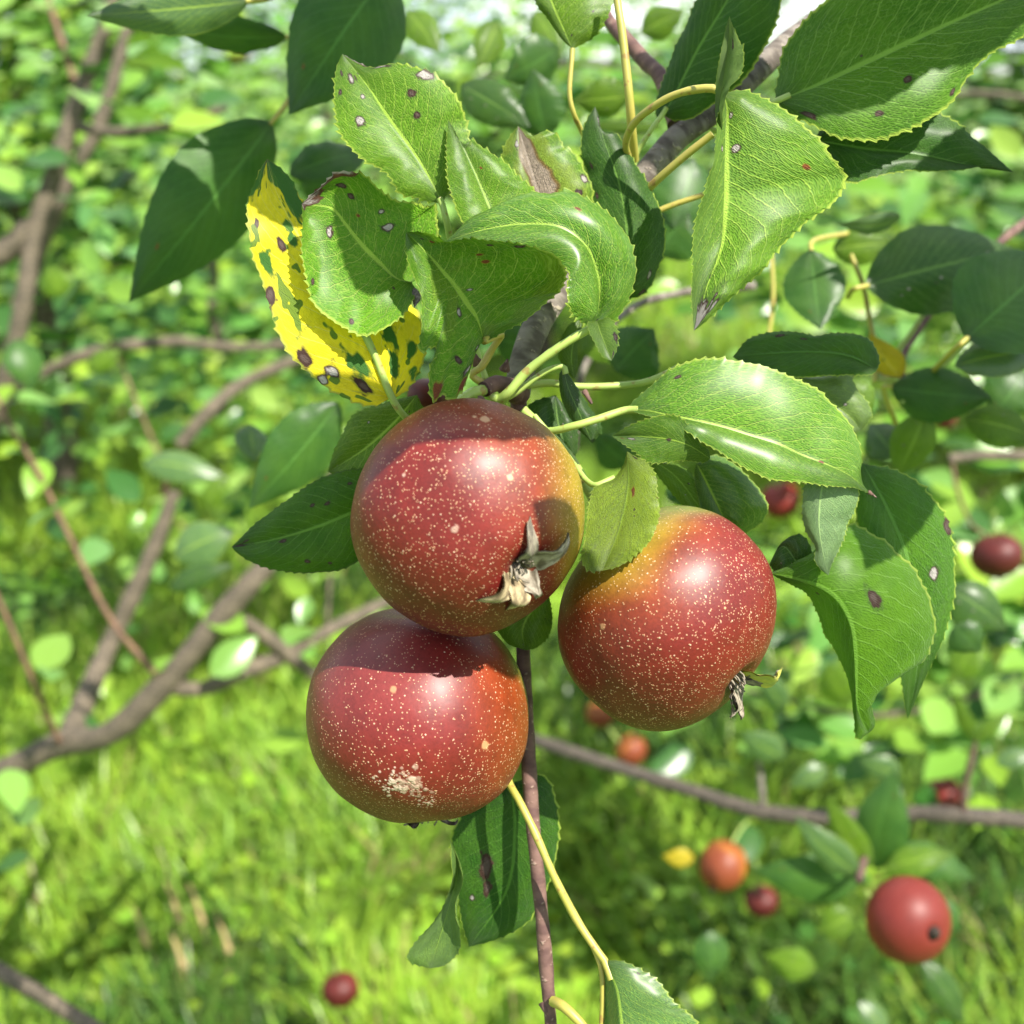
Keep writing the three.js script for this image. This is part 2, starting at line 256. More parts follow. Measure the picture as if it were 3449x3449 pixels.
  // --- L3: yellow leaf
  l = blade(B, { d: 0, M: [[1318, 1340, 7], [1264, 1201, 5], [1227, 1122, 4], [1130, 980, 4], [1040, 850, 7], [966, 720, 11], [922, 620, 13], [900, 535, 14]],
    L: [[1256, 1366, 5], [1178, 1346, 3], [1095, 1300, 1], [1028, 1242, 0], [979, 1197, -1], [954, 1159, -1], [925, 1085, 0], [900, 1002, 1], [881, 940, 2], [855, 875, 4], [838, 771, 6], [832, 688, 8], [855, 626, 11], [879, 568, 13]],
    R: [[1350, 1329, 7], [1401, 1271, 8], [1430, 1197, 10], [1425, 1110, 12], [1400, 1020, 12], [1300, 900, 11], [1170, 800, 10], [1060, 720, 11], [1011, 667, 12], [980, 605, 13], [930, 556, 14]], bulge: [0.3, -0.5], teeth: 30, amp: 0.55, seed: 3 },
    hero(2, { base: [0.74, 0.60, 0.012], seed: 19, yellow: 1, vein: [0.62, 0.55, 0.14], fineAmt: 0.15, veinAmt: 0.5, rim: [0.35, 0.36, 0.05], burn: { at: 1.0, side: 0 }, spots: [[0.20, 0.12, 0.17, 1], [0.30, 0.20, 0.09, 1], [0.05, 0.30, 0.12, 1], [0.13, 0.22, 0.1, 0], [0.03, 0.52, 0.13, 1], [0.30, 0.66, 0.13, 1], [0.1, 0.75, 0.08, 1], [0.03, 0.22, 0.07, 0], [0.72, 0.25, 0.10, 3, 1.6], [0.8, 0.36, 0.10, 3, 1.8], [0.7, 0.12, 0.09, 3, 1.5], [0.88, 0.2, 0.09, 3], [0.33, 0.17, 0.16, 3], [0.1, 0.62, 0.10, 3, 1.6], [0.42, 0.66, 0.1, 3], [0.82, 0.88, 0.4, 3, 1.5]] }, { trans: 0.42, coat: 0.2, coatR: 0.4, bump: 0.00025 }), 'yellow leaf blotched with green and black spots');
  stalk(l, [[1227, 1122, 3.2], [1264, 1201, 4.2], [1318, 1335, 6.4], [1356, 1395, 9], [1450, 1450, 18], [1620, 1380, 18]], 0.95);

  // --- L4: rounded leaf with a scorched tip
  l = blade(B, { d: 0, M: [[1388, 952, 4], [1331, 932, 2], [1273, 879, 1], [1227, 833, 1], [1165, 754, 1], [1119, 701, 1], [1060, 690, 0], [1016, 688, -2]],
    L: [[1397, 980, 4], [1390, 1012, 1], [1360, 1056, -1], [1310, 1097, -3], [1256, 1122, -4], [1219, 1128, -4], [1165, 1105, -4], [1124, 1081, -4], [1070, 1039, -4], [1049, 1006, -4], [1037, 956, -4], [1024, 898, -4], [1018, 850, -4], [1017, 800, -4], [1022, 740, -3]],
    R: [[1440, 905, 9], [1475, 830, 9], [1471, 730, 7], [1469, 688, 6], [1440, 700, 5], [1393, 684, 4], [1331, 676, 3], [1277, 638, 1], [1231, 593, -1], [1194, 583, -2], [1153, 576, -3], [1124, 589, -3], [1086, 622, -2], [1045, 659, -1]], bulge: [-1.6, -1.6], teeth: 30, amp: 0.6, seed: 4 },
    hero(0, { base: [0.076, 0.217, 0.004], seed: 14, burn: { at: 0.90, side: 1, rimward: 0.13 }, spots: [[0.8, 0.78, 0.11, 1], [0.73, 0.72, 0.09, 1], [0.85, 0.56, 0.1, 0, 0.7], [0.74, 0.46, 0.09, 0], [0.36, 0.72, 0.08, 0, 1.6], [0.66, 0.62, 0.05, 2], [0.06, 0.66, 0.05, 1], [0.06, 0.42, 0.06, 1], [0.35, 0.16, 0.06, 1], [0.9, 0.9, 0.1, 2]] }, { bump: 0.00055 }), 'rounded leaf with a scorched grey tip in front of the yellow leaf');
  part(l, 'torn_fringe', bladeGeo([[1390, 962, 5], [1398, 990, 3], [1402, 1015, 2], [1396, 1037, 1]].map(([x, y, d]) => P(x, y, d)), [[1390, 962, 5], [1388, 1000, 3], [1392, 1025, 2], [1396, 1037, 1]].map(([x, y, d]) => P(x, y, d)), [[1390, 962, 5], [1412, 985, 2], [1415, 1010, 1], [1396, 1037, 1]].map(([x, y, d]) => P(x, y, d)), { teeth: 6, amp: 0.5, nw: 3, bulge: [0.4, 0.4] }), M_BARK);

  // --- L5: folded leaf in front
  l = blade(B, { d: -4, M: [[1629, 1149, 5], [1604, 1070, 4], [1575, 1025, 3], [1526, 958, 3], [1484, 907, 2], [1426, 840, 0], [1368, 783, -1]],
    L: [[1612, 1165, 3], [1592, 1215, 2], [1575, 1273, 0], [1556, 1308, -1], [1520, 1350, -2], [1490, 1330, -2], [1462, 1352, -3], [1448, 1321, -3], [1451, 1238, -3], [1468, 1170, -2], [1450, 1168, -3], [1418, 1186, -3], [1422, 1064, -3], [1418, 1006, -3], [1397, 940, -3], [1376, 882, -3], [1366, 816, -2]],
    R: [[1646, 1145, 5], [1712, 1108, 5], [1762, 1083, 5], [1795, 1058, 4], [1844, 1012, 3], [1882, 983, 2], [1898, 955, 0], [1906, 921, -3], [1894, 892, -5], [1873, 863, -6], [1824, 843, -6], [1770, 826, -6], [1712, 818, -5], [1654, 812, -5], [1604, 805, -5], [1542, 807, -4], [1505, 814, -4], [1480, 802, -4], [1451, 788, -3], [1401, 781, -2]], bulge: [1.4, -2.2], teeth: 34, amp: 0.55, nw: 12, seed: 5 },
    hero(1, { base: [0.078, 0.212, 0.004], seed: 15, rimW: 0.02, vein: [0.24, 0.36, 0.045], spots: [[0.62, 0.9, 0.05, 1], [0.66, 0.85, 0.06, 2], [0.9, 0.66, 0.07, 1], [0.96, 0.58, 0.08, 1], [0.75, 0.62, 0.07, 2], [0.72, 0.56, 0.06, 2], [0.55, 0.42, 0.05, 0], [0.42, 0.36, 0.05, 0, 2], [0.2, 0.28, 0.06, 1, 2], [0.12, 0.20, 0.07, 0, 2], [0.05, 0.34, 0.1, 2], [0.05, 0.22, 0.1, 2], [0.24, 0.14, 0.06, 0, 2]], patch: { amt: 0.35, f: 3, c: [0.14, 0.17, 0.01] } }, { bump: 0.00055, trans: 0.42 }), 'folded front leaf with a ragged torn lower end');
  stalk(l, [[1629, 1149, 1], [1687, 1128, 7], [1655, 1180, 10], [1621, 1236, 11], [1590, 1262, 12], [1640, 1300, 14]], 1.0, M_YSTALK);

  // --- L6: arching leaf with a curled base
  l = blade(B, { d: 2, M: [[1990, 1100, 6], [2012, 1045, 7], [2018, 963, 5], [2002, 888, 3], [1968, 822, 1], [1890, 765, 0], [1760, 755, 0], [1620, 776, 0], [1503, 812, 2]],
    L: [[1948, 1074, 1], [1915, 1035, -2], [1910, 970, -3], [1919, 930, -3], [1905, 900, -2], [1850, 880, -1], [1750, 870, -1], [1600, 855, 0], [1540, 835, 1]],
    R: [[2060, 1085, 8], [2105, 1030, 9], [2134, 963, 9], [2144, 909, 9], [2138, 867, 8], [2126, 818, 8], [2101, 776, 8], [2051, 723, 7], [1989, 677, 7], [1919, 646, 7], [1853, 651, 7], [1800, 645, 7], [1745, 660, 7], [1699, 681, 6], [1662, 710, 5], [1612, 731, 4], [1563, 760, 3]], bulge: [1.6, 2.6], teeth: 30, amp: 1.0, nw: 11, seed: 6 },
    hero(2, { base: [0.067, 0.191, 0.006], seed: 16, spots: [[0.72, 0.5, 0.05, 2], [0.62, 0.03, 0.06, 1]] }, { bump: 0.00055, coat: 0.6, coatR: 0.33 }), 'glossy arching leaf behind the folded one, curled at its base');
  stalk(l, [[1990, 1100, 8], [1981, 1111, 8], [1935, 1136, 8], [1853, 1190, 9], [1770, 1256, 11], [1712, 1323, 12], [1679, 1345, 14], [1650, 1330, 14]], 1.05, M_STALK, 1.3);
  blade(B, { d: 2, M: [[2010, 1080, 5], [2022, 1120, 1], [2040, 1165, -1], [2060, 1215, -2]], L: [[1980, 1084, 3], [1985, 1116, 1], [2010, 1165, -1], [2035, 1205, -2]], R: [[2050, 1072, 2], [2072, 1095, 0], [2082, 1145, -2], [2074, 1185, -2]], teeth: 10, amp: 0.7, nw: 5, bulge: [0.6, 0.8], seed: 7 },
    hero(1, { base: [0.106, 0.233, 0.007], seed: 17, spots: [[0.9, 0.62, 0.2, 1, 2], [0.85, 0.92, 0.2, 1, 2]] }, { trans: 0.45 }), 'curled lobe hanging at the base of the arching leaf');

  // --- L7: dark leaf behind, L8: torn leaf with a dry patch
  blade(B, { d: 26, M: [[2085, 1015, 0], [2110, 900, 0], [2110, 760, 0], [2080, 600, 0], [2035, 470, 0], [2004, 358, 0]], L: [[2040, 960, 2], [2010, 800, 3], [1992, 660, 3], [1977, 582, 3], [1958, 524, 2], [1960, 453, 1], [1977, 404, 0]],
    R: [[2130, 1004, 3], [2159, 996, 3], [2200, 950, 4], [2225, 888, 4], [2242, 826, 4], [2238, 764, 4], [2217, 689, 3], [2184, 619, 3], [2142, 557, 2], [2101, 487, 2], [2068, 449, 1], [2030, 447, 1], [2019, 430, 0], [2018, 395, 0]], teeth: 26, amp: 0.6, bulge: [0.8, 1], seed: 8 },
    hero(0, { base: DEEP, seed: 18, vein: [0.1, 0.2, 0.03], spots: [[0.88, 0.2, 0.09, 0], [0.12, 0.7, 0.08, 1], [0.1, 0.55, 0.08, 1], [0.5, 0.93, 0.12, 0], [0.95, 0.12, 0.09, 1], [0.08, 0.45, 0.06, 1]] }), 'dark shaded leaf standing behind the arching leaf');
  blade(B, { d: 24, M: [[1860, 860, 0], [1840, 740, 0], [1800, 600, 0], [1770, 500, 0], [1745, 424, 0]], L: [[1790, 820, 0], [1745, 720, -1], [1708, 600, -1], [1694, 524, 0], [1704, 482, 0], [1728, 446, 0]],
    R: [[1930, 830, 2], [1985, 760, 2], [1997, 664, 2], [1989, 619, 2], [1956, 549, 1], [1927, 511, 1], [1894, 495, 1], [1882, 466, 1], [1853, 447, 0], [1824, 445, 0], [1800, 462, 0], [1770, 440, 0]], teeth: 20, amp: 0.6, seed: 9 },
    hero(1, { base: [0.084, 0.191, 0.010], seed: 20, dryPatch: { u: 0.0, w: 0.3, from: 0.3 }, spots: [[0.85, 0.42, 0.12, 1], [0.95, 0.5, 0.1, 0], [0.3, 0.85, 0.12, 0]], patch: { amt: 0.4, f: 3, c: [0.25, 0.26, 0.03] } }), 'torn leaf with a dry brown patch through its middle');

  // --- L9: big leaf folded along its midrib
  l = blade(B, { d: 0, M: [[2437, 318, 2], [2447, 364, 2], [2445, 476, 2], [2443, 559, 2], [2439, 704, 2], [2432, 814, 2], [2415, 876, 1], [2378, 971, 0], [2357, 1062, 0], [2337, 1114, 0]],
    L: [[2430, 345, -4], [2424, 400, -8], [2412, 476, -8], [2400, 559, -7], [2373, 646, -5], [2348, 705, -4], [2339, 766, -3], [2335, 855, -2], [2331, 979, -1], [2333, 1050, 0]],
    R: [[2468, 306, 3], [2509, 304, 3], [2546, 319, 3], [2621, 356, 3], [2704, 422, 3], [2766, 476, 4], [2799, 525, 5], [2833, 566, 7], [2852, 592, 9], [2846, 625, 9], [2825, 665, 8], [2780, 706, 6], [2730, 735, 5], [2676, 785, 4], [2614, 847, 3], [2573, 905, 2], [2515, 955, 2], [2469, 996, 1], [2432, 1029, 1], [2390, 1071, 0], [2360, 1098, 0]], bulge: [-1.2, 2.0], teeth: 38, amp: 0.8, nw: 12, seed: 10 },
    hero(2, { base: [0.087, 0.201, 0.010], seed: 22, fineAmt: 0.8, spots: [[0.55, 0.10, 0.06, 0], [0.56, 0.24, 0.07, 0], [0.43, 0.24, 0.05, 0], [0.85, 0.36, 0.05, 2], [0.36, 0.92, 0.15, 0], [0.72, 0.9, 0.12, 0], [0.52, 0.88, 0.09, 0], [0.5, 0.98, 0.4, 0]], patch: { amt: 0.25, f: 2, c: [0.12, 0.21, 0.06] } }, { coat: 0.3, coatR: 0.40 }), 'big pale leaf folded along its midrib with white flecks at the tip');
  { const f = V3(0), b0 = f([2432, 440, -7]), t0 = f([2457, 54, -8]), LR = [[2412, 400], [2409, 330, -3], [2413, 262, -4], [2426, 190, -6], [2444, 100, -7]].map(([x, y, d = -4]) => f([x, y, d])), RR = [[2440, 356, -9], [2455, 308, -10], [2475, 279, -10], [2497, 250, -10], [2505, 210, -10], [2502, 168, -10], [2484, 122, -9], [2468, 84, -9]].map(f);
    part(l, 'leaf_lobe', bladeGeo([b0, f([2425, 360, -4]), f([2440, 250, -5]), f([2455, 140, -7]), t0], [b0, ...LR, t0], [b0, ...RR, t0], { teeth: 18, amp: 0.6, nw: 6, bulge: [0.3, 1], seed: 61 }), hero(0, { base: [0.15, 0.25, 0.055], seed: 62, veinAmt: 0.2, fineAmt: 0.2, spots: [[0.75, 0.75, 0.1, 1, 2], [0.6, 0.4, 0.04, 1, 2], [0.4, 0.2, 0.04, 1]] }, { coat: 0.1 })); }
  stalk(l, [[2437, 318, 2], [2410, 300, 2], [2339, 302, 4], [2265, 323, 7], [2195, 364, 11], [2137, 414, 17], [2108, 480, 24], [2125, 560, 33]], 1.0, M_YSTALK);

  // --- L10, L11, L12, L13: leaves at the top right, partly out of the frame
  l = blade(B, { d: 20, M: [[2615, 341, 0], [2740, 292, 0], [2910, 213, 0], [3166, 94, 1], [3379, 0, 3], [3560, -90, 6]], L: [[2612, 305, 2], [2622, 262, 3], [2638, 171, 4], [2688, 94, 4], [2764, 17, 4], [2900, -70, 5], [3150, -170, 6], [3400, -180, 6]],
    R: [[2660, 385, 0], [2722, 418, -1], [2824, 461, -2], [2952, 469, -2], [3080, 427, -2], [3200, 350, -1], [3268, 248, 0], [3336, 179, 1], [3449, 118, 2], [3530, 10, 4]], teeth: 34, amp: 0.7, bulge: [1.5, 1.5], seed: 11 },
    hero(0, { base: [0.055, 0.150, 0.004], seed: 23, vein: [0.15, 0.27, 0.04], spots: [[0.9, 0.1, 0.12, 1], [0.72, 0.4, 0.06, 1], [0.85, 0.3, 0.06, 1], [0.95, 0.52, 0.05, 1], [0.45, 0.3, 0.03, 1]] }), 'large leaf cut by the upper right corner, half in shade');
  stalk(l, [[2660, 322, 20], [2615, 341, 20], [2560, 372, 28], [2480, 430, 38], [2400, 440, 46]], 0.9);
  blade(B, { d: 30, M: [[2740, 470, 0], [2900, 500, 0], [3090, 520, 0], [3280, 560, 2], [3413, 580, 4]], L: [[2800, 400, 2], [2950, 360, 2], [3166, 384, 2], [3251, 435, 2], [3336, 512, 3]], R: [[2770, 520, 2], [2807, 545, 0], [2858, 615, -3], [2940, 598, -4], [3037, 578, -3], [3208, 574, -1], [3336, 561, 2]], teeth: 26, amp: 0.5, seed: 12 }, hero(1, { base: DEEP, seed: 24, vein: [0.08, 0.17, 0.03], fineAmt: 0.5 }), 'dark pointed leaf under the large corner leaf');  // shade under the corner leaf put into its deep green base
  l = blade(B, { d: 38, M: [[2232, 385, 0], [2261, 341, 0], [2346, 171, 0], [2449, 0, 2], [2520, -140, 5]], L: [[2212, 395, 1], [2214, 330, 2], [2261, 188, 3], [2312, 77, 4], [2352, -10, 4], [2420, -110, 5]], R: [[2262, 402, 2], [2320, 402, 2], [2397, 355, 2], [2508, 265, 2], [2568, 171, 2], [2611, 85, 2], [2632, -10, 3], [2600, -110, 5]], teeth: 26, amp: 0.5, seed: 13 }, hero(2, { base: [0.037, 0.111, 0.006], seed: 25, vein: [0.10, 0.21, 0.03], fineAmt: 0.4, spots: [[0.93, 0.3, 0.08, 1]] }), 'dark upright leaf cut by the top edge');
  stalk(l, [[2246, 362, 37.5], [2232, 385, 38], [2199, 430, 38], [2145, 518, 40], [2128, 600, 42]], 0.75);
  l = blade(B, { d: 30, M: [[1928, 164, 0], [1900, 105, 0], [1862, 20, 0], [1820, -90, 3]], L: [[1895, 135, 1], [1850, 70, 2], [1806, 10, 2], [1780, -70, 3]], R: [[1955, 152, 1], [2005, 119, 1], [2056, 30, 1], [2060, -30, 2], [1950, -95, 3]], teeth: 18, amp: 0.5, seed: 14 }, GEN[0], 'small hanging leaf cut by the top edge');
  stalk(l, [[1928, 164, 30], [1926, 200, 30], [1919, 324, 31], [1935, 390, 33], [1958, 440, 38], [2050, 640, 44]], 0.7, M_YSTALK);
  part(B, 'petiole', tubeGeo([[2076, -60, 22], [2079, 0, 22], [2095, 104, 22], [2120, 331, 24], [2128, 435, 28], [2137, 540, 36]].map(([x, y, d]) => P(x, y, d)), 0.0010, 0.0013, { seg: 40 }), M_YSTALK);
  part(B, 'petiole', tubeGeo([[2400, 452, 18], [2311, 522, 22], [2186, 634, 30], [2100, 740, 42]].map(([x, y, d]) => P(x, y, d)), 0.0010, 0.0012, { seg: 30 }), M_YSTALK);
  part(B, 'petiole', tubeGeo([[2390, 650, 40], [2364, 658, 40], [2232, 704, 42], [2060, 790, 44]].map(([x, y, d]) => P(x, y, d)), 0.0008, 0.0009, { seg: 30 }), M_YSTALK);

  // --- L14: glossy leaf at the right, L15 + L16: folded leaf between the pears
  l = blade(B, { d: 0, M: [[2109, 1380, 7], [2188, 1385, 3], [2247, 1399, 1], [2325, 1414, 0], [2419, 1434, 0], [2517, 1463, 0], [2615, 1493, 0], [2699, 1532, 1], [2788, 1566, 2], [2861, 1601, 4], [2901, 1638, 6], [2938, 1668, 8]],
    L: [[2134, 1352, 8], [2198, 1296, 7], [2247, 1252, 5.2], [2286, 1232, 4.5], [2345, 1212, 3.8], [2414, 1207, 3.3], [2473, 1215, 3.1], [2517, 1222, 3.1], [2571, 1232, 3.3], [2611, 1247, 3.7], [2679, 1276, 4.6], [2753, 1311, 5.8], [2797, 1355, 6.6], [2856, 1419, 7.4], [2886, 1478, 8], [2903, 1537, 8], [2898, 1581, 7], [2906, 1630, 7]],
    R: [[2148, 1391, 4], [2198, 1405, 1], [2240, 1420, 0], [2286, 1440, -1], [2340, 1468, -2], [2365, 1488, -2], [2424, 1522, -3], [2502, 1571, -3], [2542, 1591, -3], [2591, 1613, -3], [2709, 1625, -1], [2807, 1638, 1], [2876, 1642, 4], [2910, 1655, 6]], bulge: [1.0, 1.2], ripple: 0.1, teeth: 38, amp: 0.6, nw: 12, seed: 15 },
    hero(1, { base: [0.078, 0.207, 0.006], seed: 26, spots: [[0.5, 0.74, 0.05, 2], [0.05, 0.97, 0.12, 2], [0.5, 1.0, 0.12, 1], [0.12, 0.2, 0.06, 1]] }, { bump: 0.00055, coat: 0.6, coatR: 0.36 }), 'long glossy leaf with a shining right end above the right pear');
  stalk(l, [[2150, 1380, 5.4], [2109, 1381, 6.6], [2018, 1410, 6], [1935, 1434, 6], [1844, 1452, 10], [1760, 1420, 16]], 1.0);
  part(l, 'dry_tip', tubeGeo([P(2926, 1658, 7), P(2940, 1667, 8), P(2952, 1676, 8)], 0.0006, 0.00015, { seg: 6 }), M_TWIG);
  l = blade(B, { d: -4, M: [[2392, 1545, 10], [2320, 1500, 5], [2240, 1478, 2], [2150, 1470, 1], [2060, 1468, 3]], L: [[2389, 1520, 10], [2355, 1493, 7], [2340, 1458, 5], [2318, 1432, 3], [2286, 1405, 1], [2237, 1399, -1], [2178, 1414, -1], [2124, 1434, 0]], R: [[2380, 1555, 10], [2296, 1550, 6], [2183, 1555, 2], [2148, 1527, 1], [2104, 1497, 1]], bulge: [0.5, 0.5], teeth: 20, amp: 0.6, seed: 16 },
    hero(2, { base: [0.062, 0.170, 0.004], seed: 27, spots: [[0.5, 0.5, 0.12, 1, 0.7], [0.62, 0.82, 0.1, 0, 1.5], [0.7, 0.9, 0.08, 2]] }, { bump: 0.00055, trans: 0.42 }), 'short shaded leaf half rolled under the glossy leaf');
  l = blade(B, { d: -9, M: [[2112, 1520, 6], [2115, 1640, 2], [2085, 1780, -2], [2030, 1922, -5]], L: [[2096, 1570, 7], [2060, 1615, 6], [2010, 1634, 6], [1985, 1700, 3], [1974, 1800, -1], [1960, 1890, -4], [1985, 1922, -5]], R: [[2135, 1535, 5], [2165, 1550, 3], [2207, 1601, 0], [2214, 1670, -2], [2222, 1733, -4], [2207, 1783, -5], [2193, 1812, -6], [2168, 1842, -6], [2124, 1881, -6], [2084, 1906, -6]], bulge: [0.5, 1.2], teeth: 26, amp: 0.6, seed: 17 },
    hero(0, { base: [0.200, 0.290, 0.022], seed: 28, veinAmt: 0.35, fineAmt: 0.35, vein: [0.2, 0.33, 0.05], freckle: 0.012, spots: [[0.62, 0.36, 0.09, 2, 1.8], [0.66, 0.5, 0.03, 1], [0.68, 0.55, 0.03, 1], [0.9, 0.08, 0.12, 1], [0.35, 0.2, 0.04, 1]] }, { coat: 0.2, trans: 0.45 }), 'yellow-green leaf pressed between the upper and right pears');
  stalk(l, [[2070, 1608, -2.6], [2006, 1634, -3], [1977, 1620, 0], [1948, 1583, 4], [1900, 1520, 16], [1800, 1400, 20]], 0.75);
  part(B, 'petiole', tubeGeo([[1760, 1300, 24], [1850, 1290, 24], [1944, 1302, 24], [2060, 1300, 24], [2163, 1289, 25], [2221, 1269, 26], [2290, 1235, 28]].map(([x, y, d]) => P(x, y, d)), 0.0011, 0.0009, { seg: 34 }), M_STALK);

  // --- L17 and the other leaves behind
  blade(B, { d: 26, M: [[2955, 1245, 0], [2860, 1200, 0], [2740, 1185, 0], [2600, 1190, 0], [2468, 1202, 0]], L: [[2962, 1215, 2], [2950, 1178, 2], [2925, 1143, 2], [2876, 1126, 2], [2812, 1124, 2], [2748, 1131, 2], [2689, 1119, 2], [2640, 1114, 2], [2581, 1119, 2], [2522, 1143, 2]], R: [[2935, 1261, -1], [2837, 1262, -2], [2763, 1268, -2], [2699, 1271, -2], [2600, 1262, -2], [2520, 1235, -1]], teeth: 26, amp: 0.5, seed: 18 },
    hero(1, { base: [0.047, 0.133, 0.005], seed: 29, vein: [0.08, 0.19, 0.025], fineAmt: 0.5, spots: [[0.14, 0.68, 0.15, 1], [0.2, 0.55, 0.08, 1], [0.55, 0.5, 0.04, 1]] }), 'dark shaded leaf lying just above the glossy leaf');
  blade(B, { d: 20, M: [[1330, 1680, 6], [1214, 1715, 3], [1080, 1770, 1], [930, 1815, 0], [780, 1842, 2]], L: [[1290, 1595, 6], [1214, 1580, 4], [1160, 1585, 3], [1071, 1616, 2], [964, 1688, 1], [857, 1768, 1]], R: [[1300, 1850, 6], [1214, 1886, 4], [1142, 1919, 3], [1000, 1928, 1], [893, 1910, 1], [803, 1866, 1]], teeth: 26, amp: 0.35, seed: 19 },
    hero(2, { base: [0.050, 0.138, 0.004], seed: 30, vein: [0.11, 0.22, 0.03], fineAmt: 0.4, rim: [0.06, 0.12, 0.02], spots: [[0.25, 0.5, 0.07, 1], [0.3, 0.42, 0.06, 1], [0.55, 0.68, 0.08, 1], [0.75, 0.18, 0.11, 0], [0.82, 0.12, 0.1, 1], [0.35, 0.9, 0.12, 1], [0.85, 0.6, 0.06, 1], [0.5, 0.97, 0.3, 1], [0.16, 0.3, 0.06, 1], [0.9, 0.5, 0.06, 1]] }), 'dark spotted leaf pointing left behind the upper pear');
  blade(B, { d: 24, M: [[1405, 1330, 0], [1330, 1420, 0], [1230, 1510, 1], [1105, 1590, 4]], L: [[1340, 1345, 2], [1260, 1368, 2], [1190, 1400, 2], [1150, 1470, 2], [1118, 1540, 3]], R: [[1430, 1400, 2], [1420, 1520, 2], [1330, 1620, 2], [1200, 1630, 3]], teeth: 18, amp: 0.5, seed: 20 }, GEN[0], 'leaf hanging behind the top left of the upper pear');
  blade(B, { d: 5, M: [[2790, 1570, 2], [2768, 1637, 0], [2757, 1760, -1], [2771, 1860, -1], [2790, 1938, 0]], L: [[2730, 1590, 0], [2709, 1637, 0], [2703, 1732, 1], [2715, 1790, 1], [2747, 1846, 0], [2744, 1885, 0], [2765, 1918, 0]], R: [[2860, 1590, 2], [2890, 1650, 3], [2885, 1700, 3], [2868, 1740, 3], [2848, 1782, 2], [2823, 1856, 1], [2806, 1890, 0]], bulge: [1.2, 0.5], teeth: 22, amp: 0.6, seed: 21 },
    hero(2, { base: [0.14, 0.25, 0.085], seed: 31, vein: [0.22, 0.34, 0.11] }, { coat: 0.7, coatR: 0.40 }), 'pale glossy leaf hanging below the tip of the glossy leaf');
  blade(B, { d: 12, M: [[2590, 1930, 2], [2707, 1960, -2], [2769, 1984, -4], [2815, 2018, -5], [2848, 2067, -5], [2866, 2113, -5], [2877, 2200, -4], [2881, 2299, -2], [2888, 2390, 0], [2925, 2470, 2]], L: [[2650, 1962, 3], [2699, 1989, 5], [2740, 2038, 7], [2765, 2092, 8], [2790, 2154, 8], [2823, 2212, 7], [2856, 2300, 5], [2872, 2390, 3], [2890, 2490, 2]],
    R: [[2650, 1915, 3], [2720, 1880, 5], [2790, 1810, 6], [2864, 1765, 7], [2914, 1782, 7], [2947, 1806, 7], [2980, 1819, 7], [3022, 1868, 7], [3075, 1910, 7], [3104, 1960, 7], [3133, 2005, 8], [3146, 2055, 8], [3150, 2105, 9], [3133, 2160, 9], [3110, 2218, 9], [3030, 2262, 8], [2951, 2292, 5], [2925, 2340, 3], [2945, 2440, 3]], bulge: [0.5, 3.0], teeth: 36, amp: 0.7, nw: 12, seed: 22 },
    hero(0, { base: [0.090, 0.217, 0.006], seed: 32, spots: [[0.66, 0.42, 0.09, 1, 1.6], [0.35, 0.25, 0.06, 1]], vein: [0.14, 0.28, 0.035], fineAmt: 0.4 }, { coat: 0.35, coatR: 0.38, bump: 0.0003, trans: 0.6 }), 'broad leaf curling down beside the right pear, its underside showing');
  blade(B, { d: 30, M: [[2905, 1560, 0], [2990, 1720, 0], [3060, 1900, 0], [3090, 2120, 1], [3085, 2280, 3], [3057, 2424, 5]], L: [[2880, 1650, 0], [2900, 1850, 0], [2960, 2050, 1], [3030, 2270, 2], [3045, 2360, 4]], R: [[2950, 1570, 2], [2997, 1579, 2], [3080, 1616, 2], [3138, 1674, 2], [3179, 1732, 3], [3200, 1798, 3], [3212, 1893, 3], [3216, 1976, 3], [3204, 2059, 3], [3183, 2133, 3], [3146, 2220, 3], [3113, 2290, 3], [3080, 2370, 4]], teeth: 30, amp: 0.8, seed: 23 },
    hero(1, { base: [0.058, 0.159, 0.007], seed: 33, vein: [0.09, 0.2, 0.03], fineAmt: 0.4, spots: [[0.72, 0.48, 0.13, 0, 0.7], [0.97, 0.36, 0.12, 1]] }), 'large dark leaf behind the broad curling leaf');
  blade(B, { d: 18, M: [[2720, 1960, 0], [2680, 1890, 0], [2637, 1840, 1], [2590, 1900, 3]], L: [[2740, 1880, 0], [2699, 1802, 0], [2650, 1815, 1]], R: [[2680, 1965, 1], [2624, 1945, 1]], teeth: 12, amp: 0.4, seed: 24 }, GEN[1], 'small shaded leaf end beside the right pear');  // shadowed part of a leaf, the shade given by its dark green
  blade(B, { d: 28, M: [[2345, 1560, 0], [2380, 1630, 0], [2410, 1690, 0], [2445, 1760, 1]], L: [[2338, 1600, 1], [2350, 1665, 1], [2372, 1738, 1], [2420, 1764, 1]], R: [[2400, 1535, 2], [2463, 1556, 2], [2517, 1606, 2], [2561, 1650, 3], [2588, 1710, 4], [2571, 1752, 5], [2522, 1790, 5], [2470, 1790, 3]], bulge: [0.5, 2.5], teeth: 18, amp: 0.5, seed: 25 }, hero(2, { base: [0.056, 0.159, 0.010], seed: 34 }, { coat: 0.8, coatR: 0.36 }), 'shining leaf just above the right pear');
  blade(B, { d: 30, M: [[2180, 1540, 0], [2270, 1600, 0], [2350, 1700, 0], [2400, 1770, 0]], L: [[2200, 1580, 0], [2280, 1680, 0], [2340, 1745, 0]], R: [[2240, 1545, 1], [2330, 1600, 1], [2380, 1690, 1]], teeth: 14, amp: 0.4, seed: 26 }, GEN[2]);
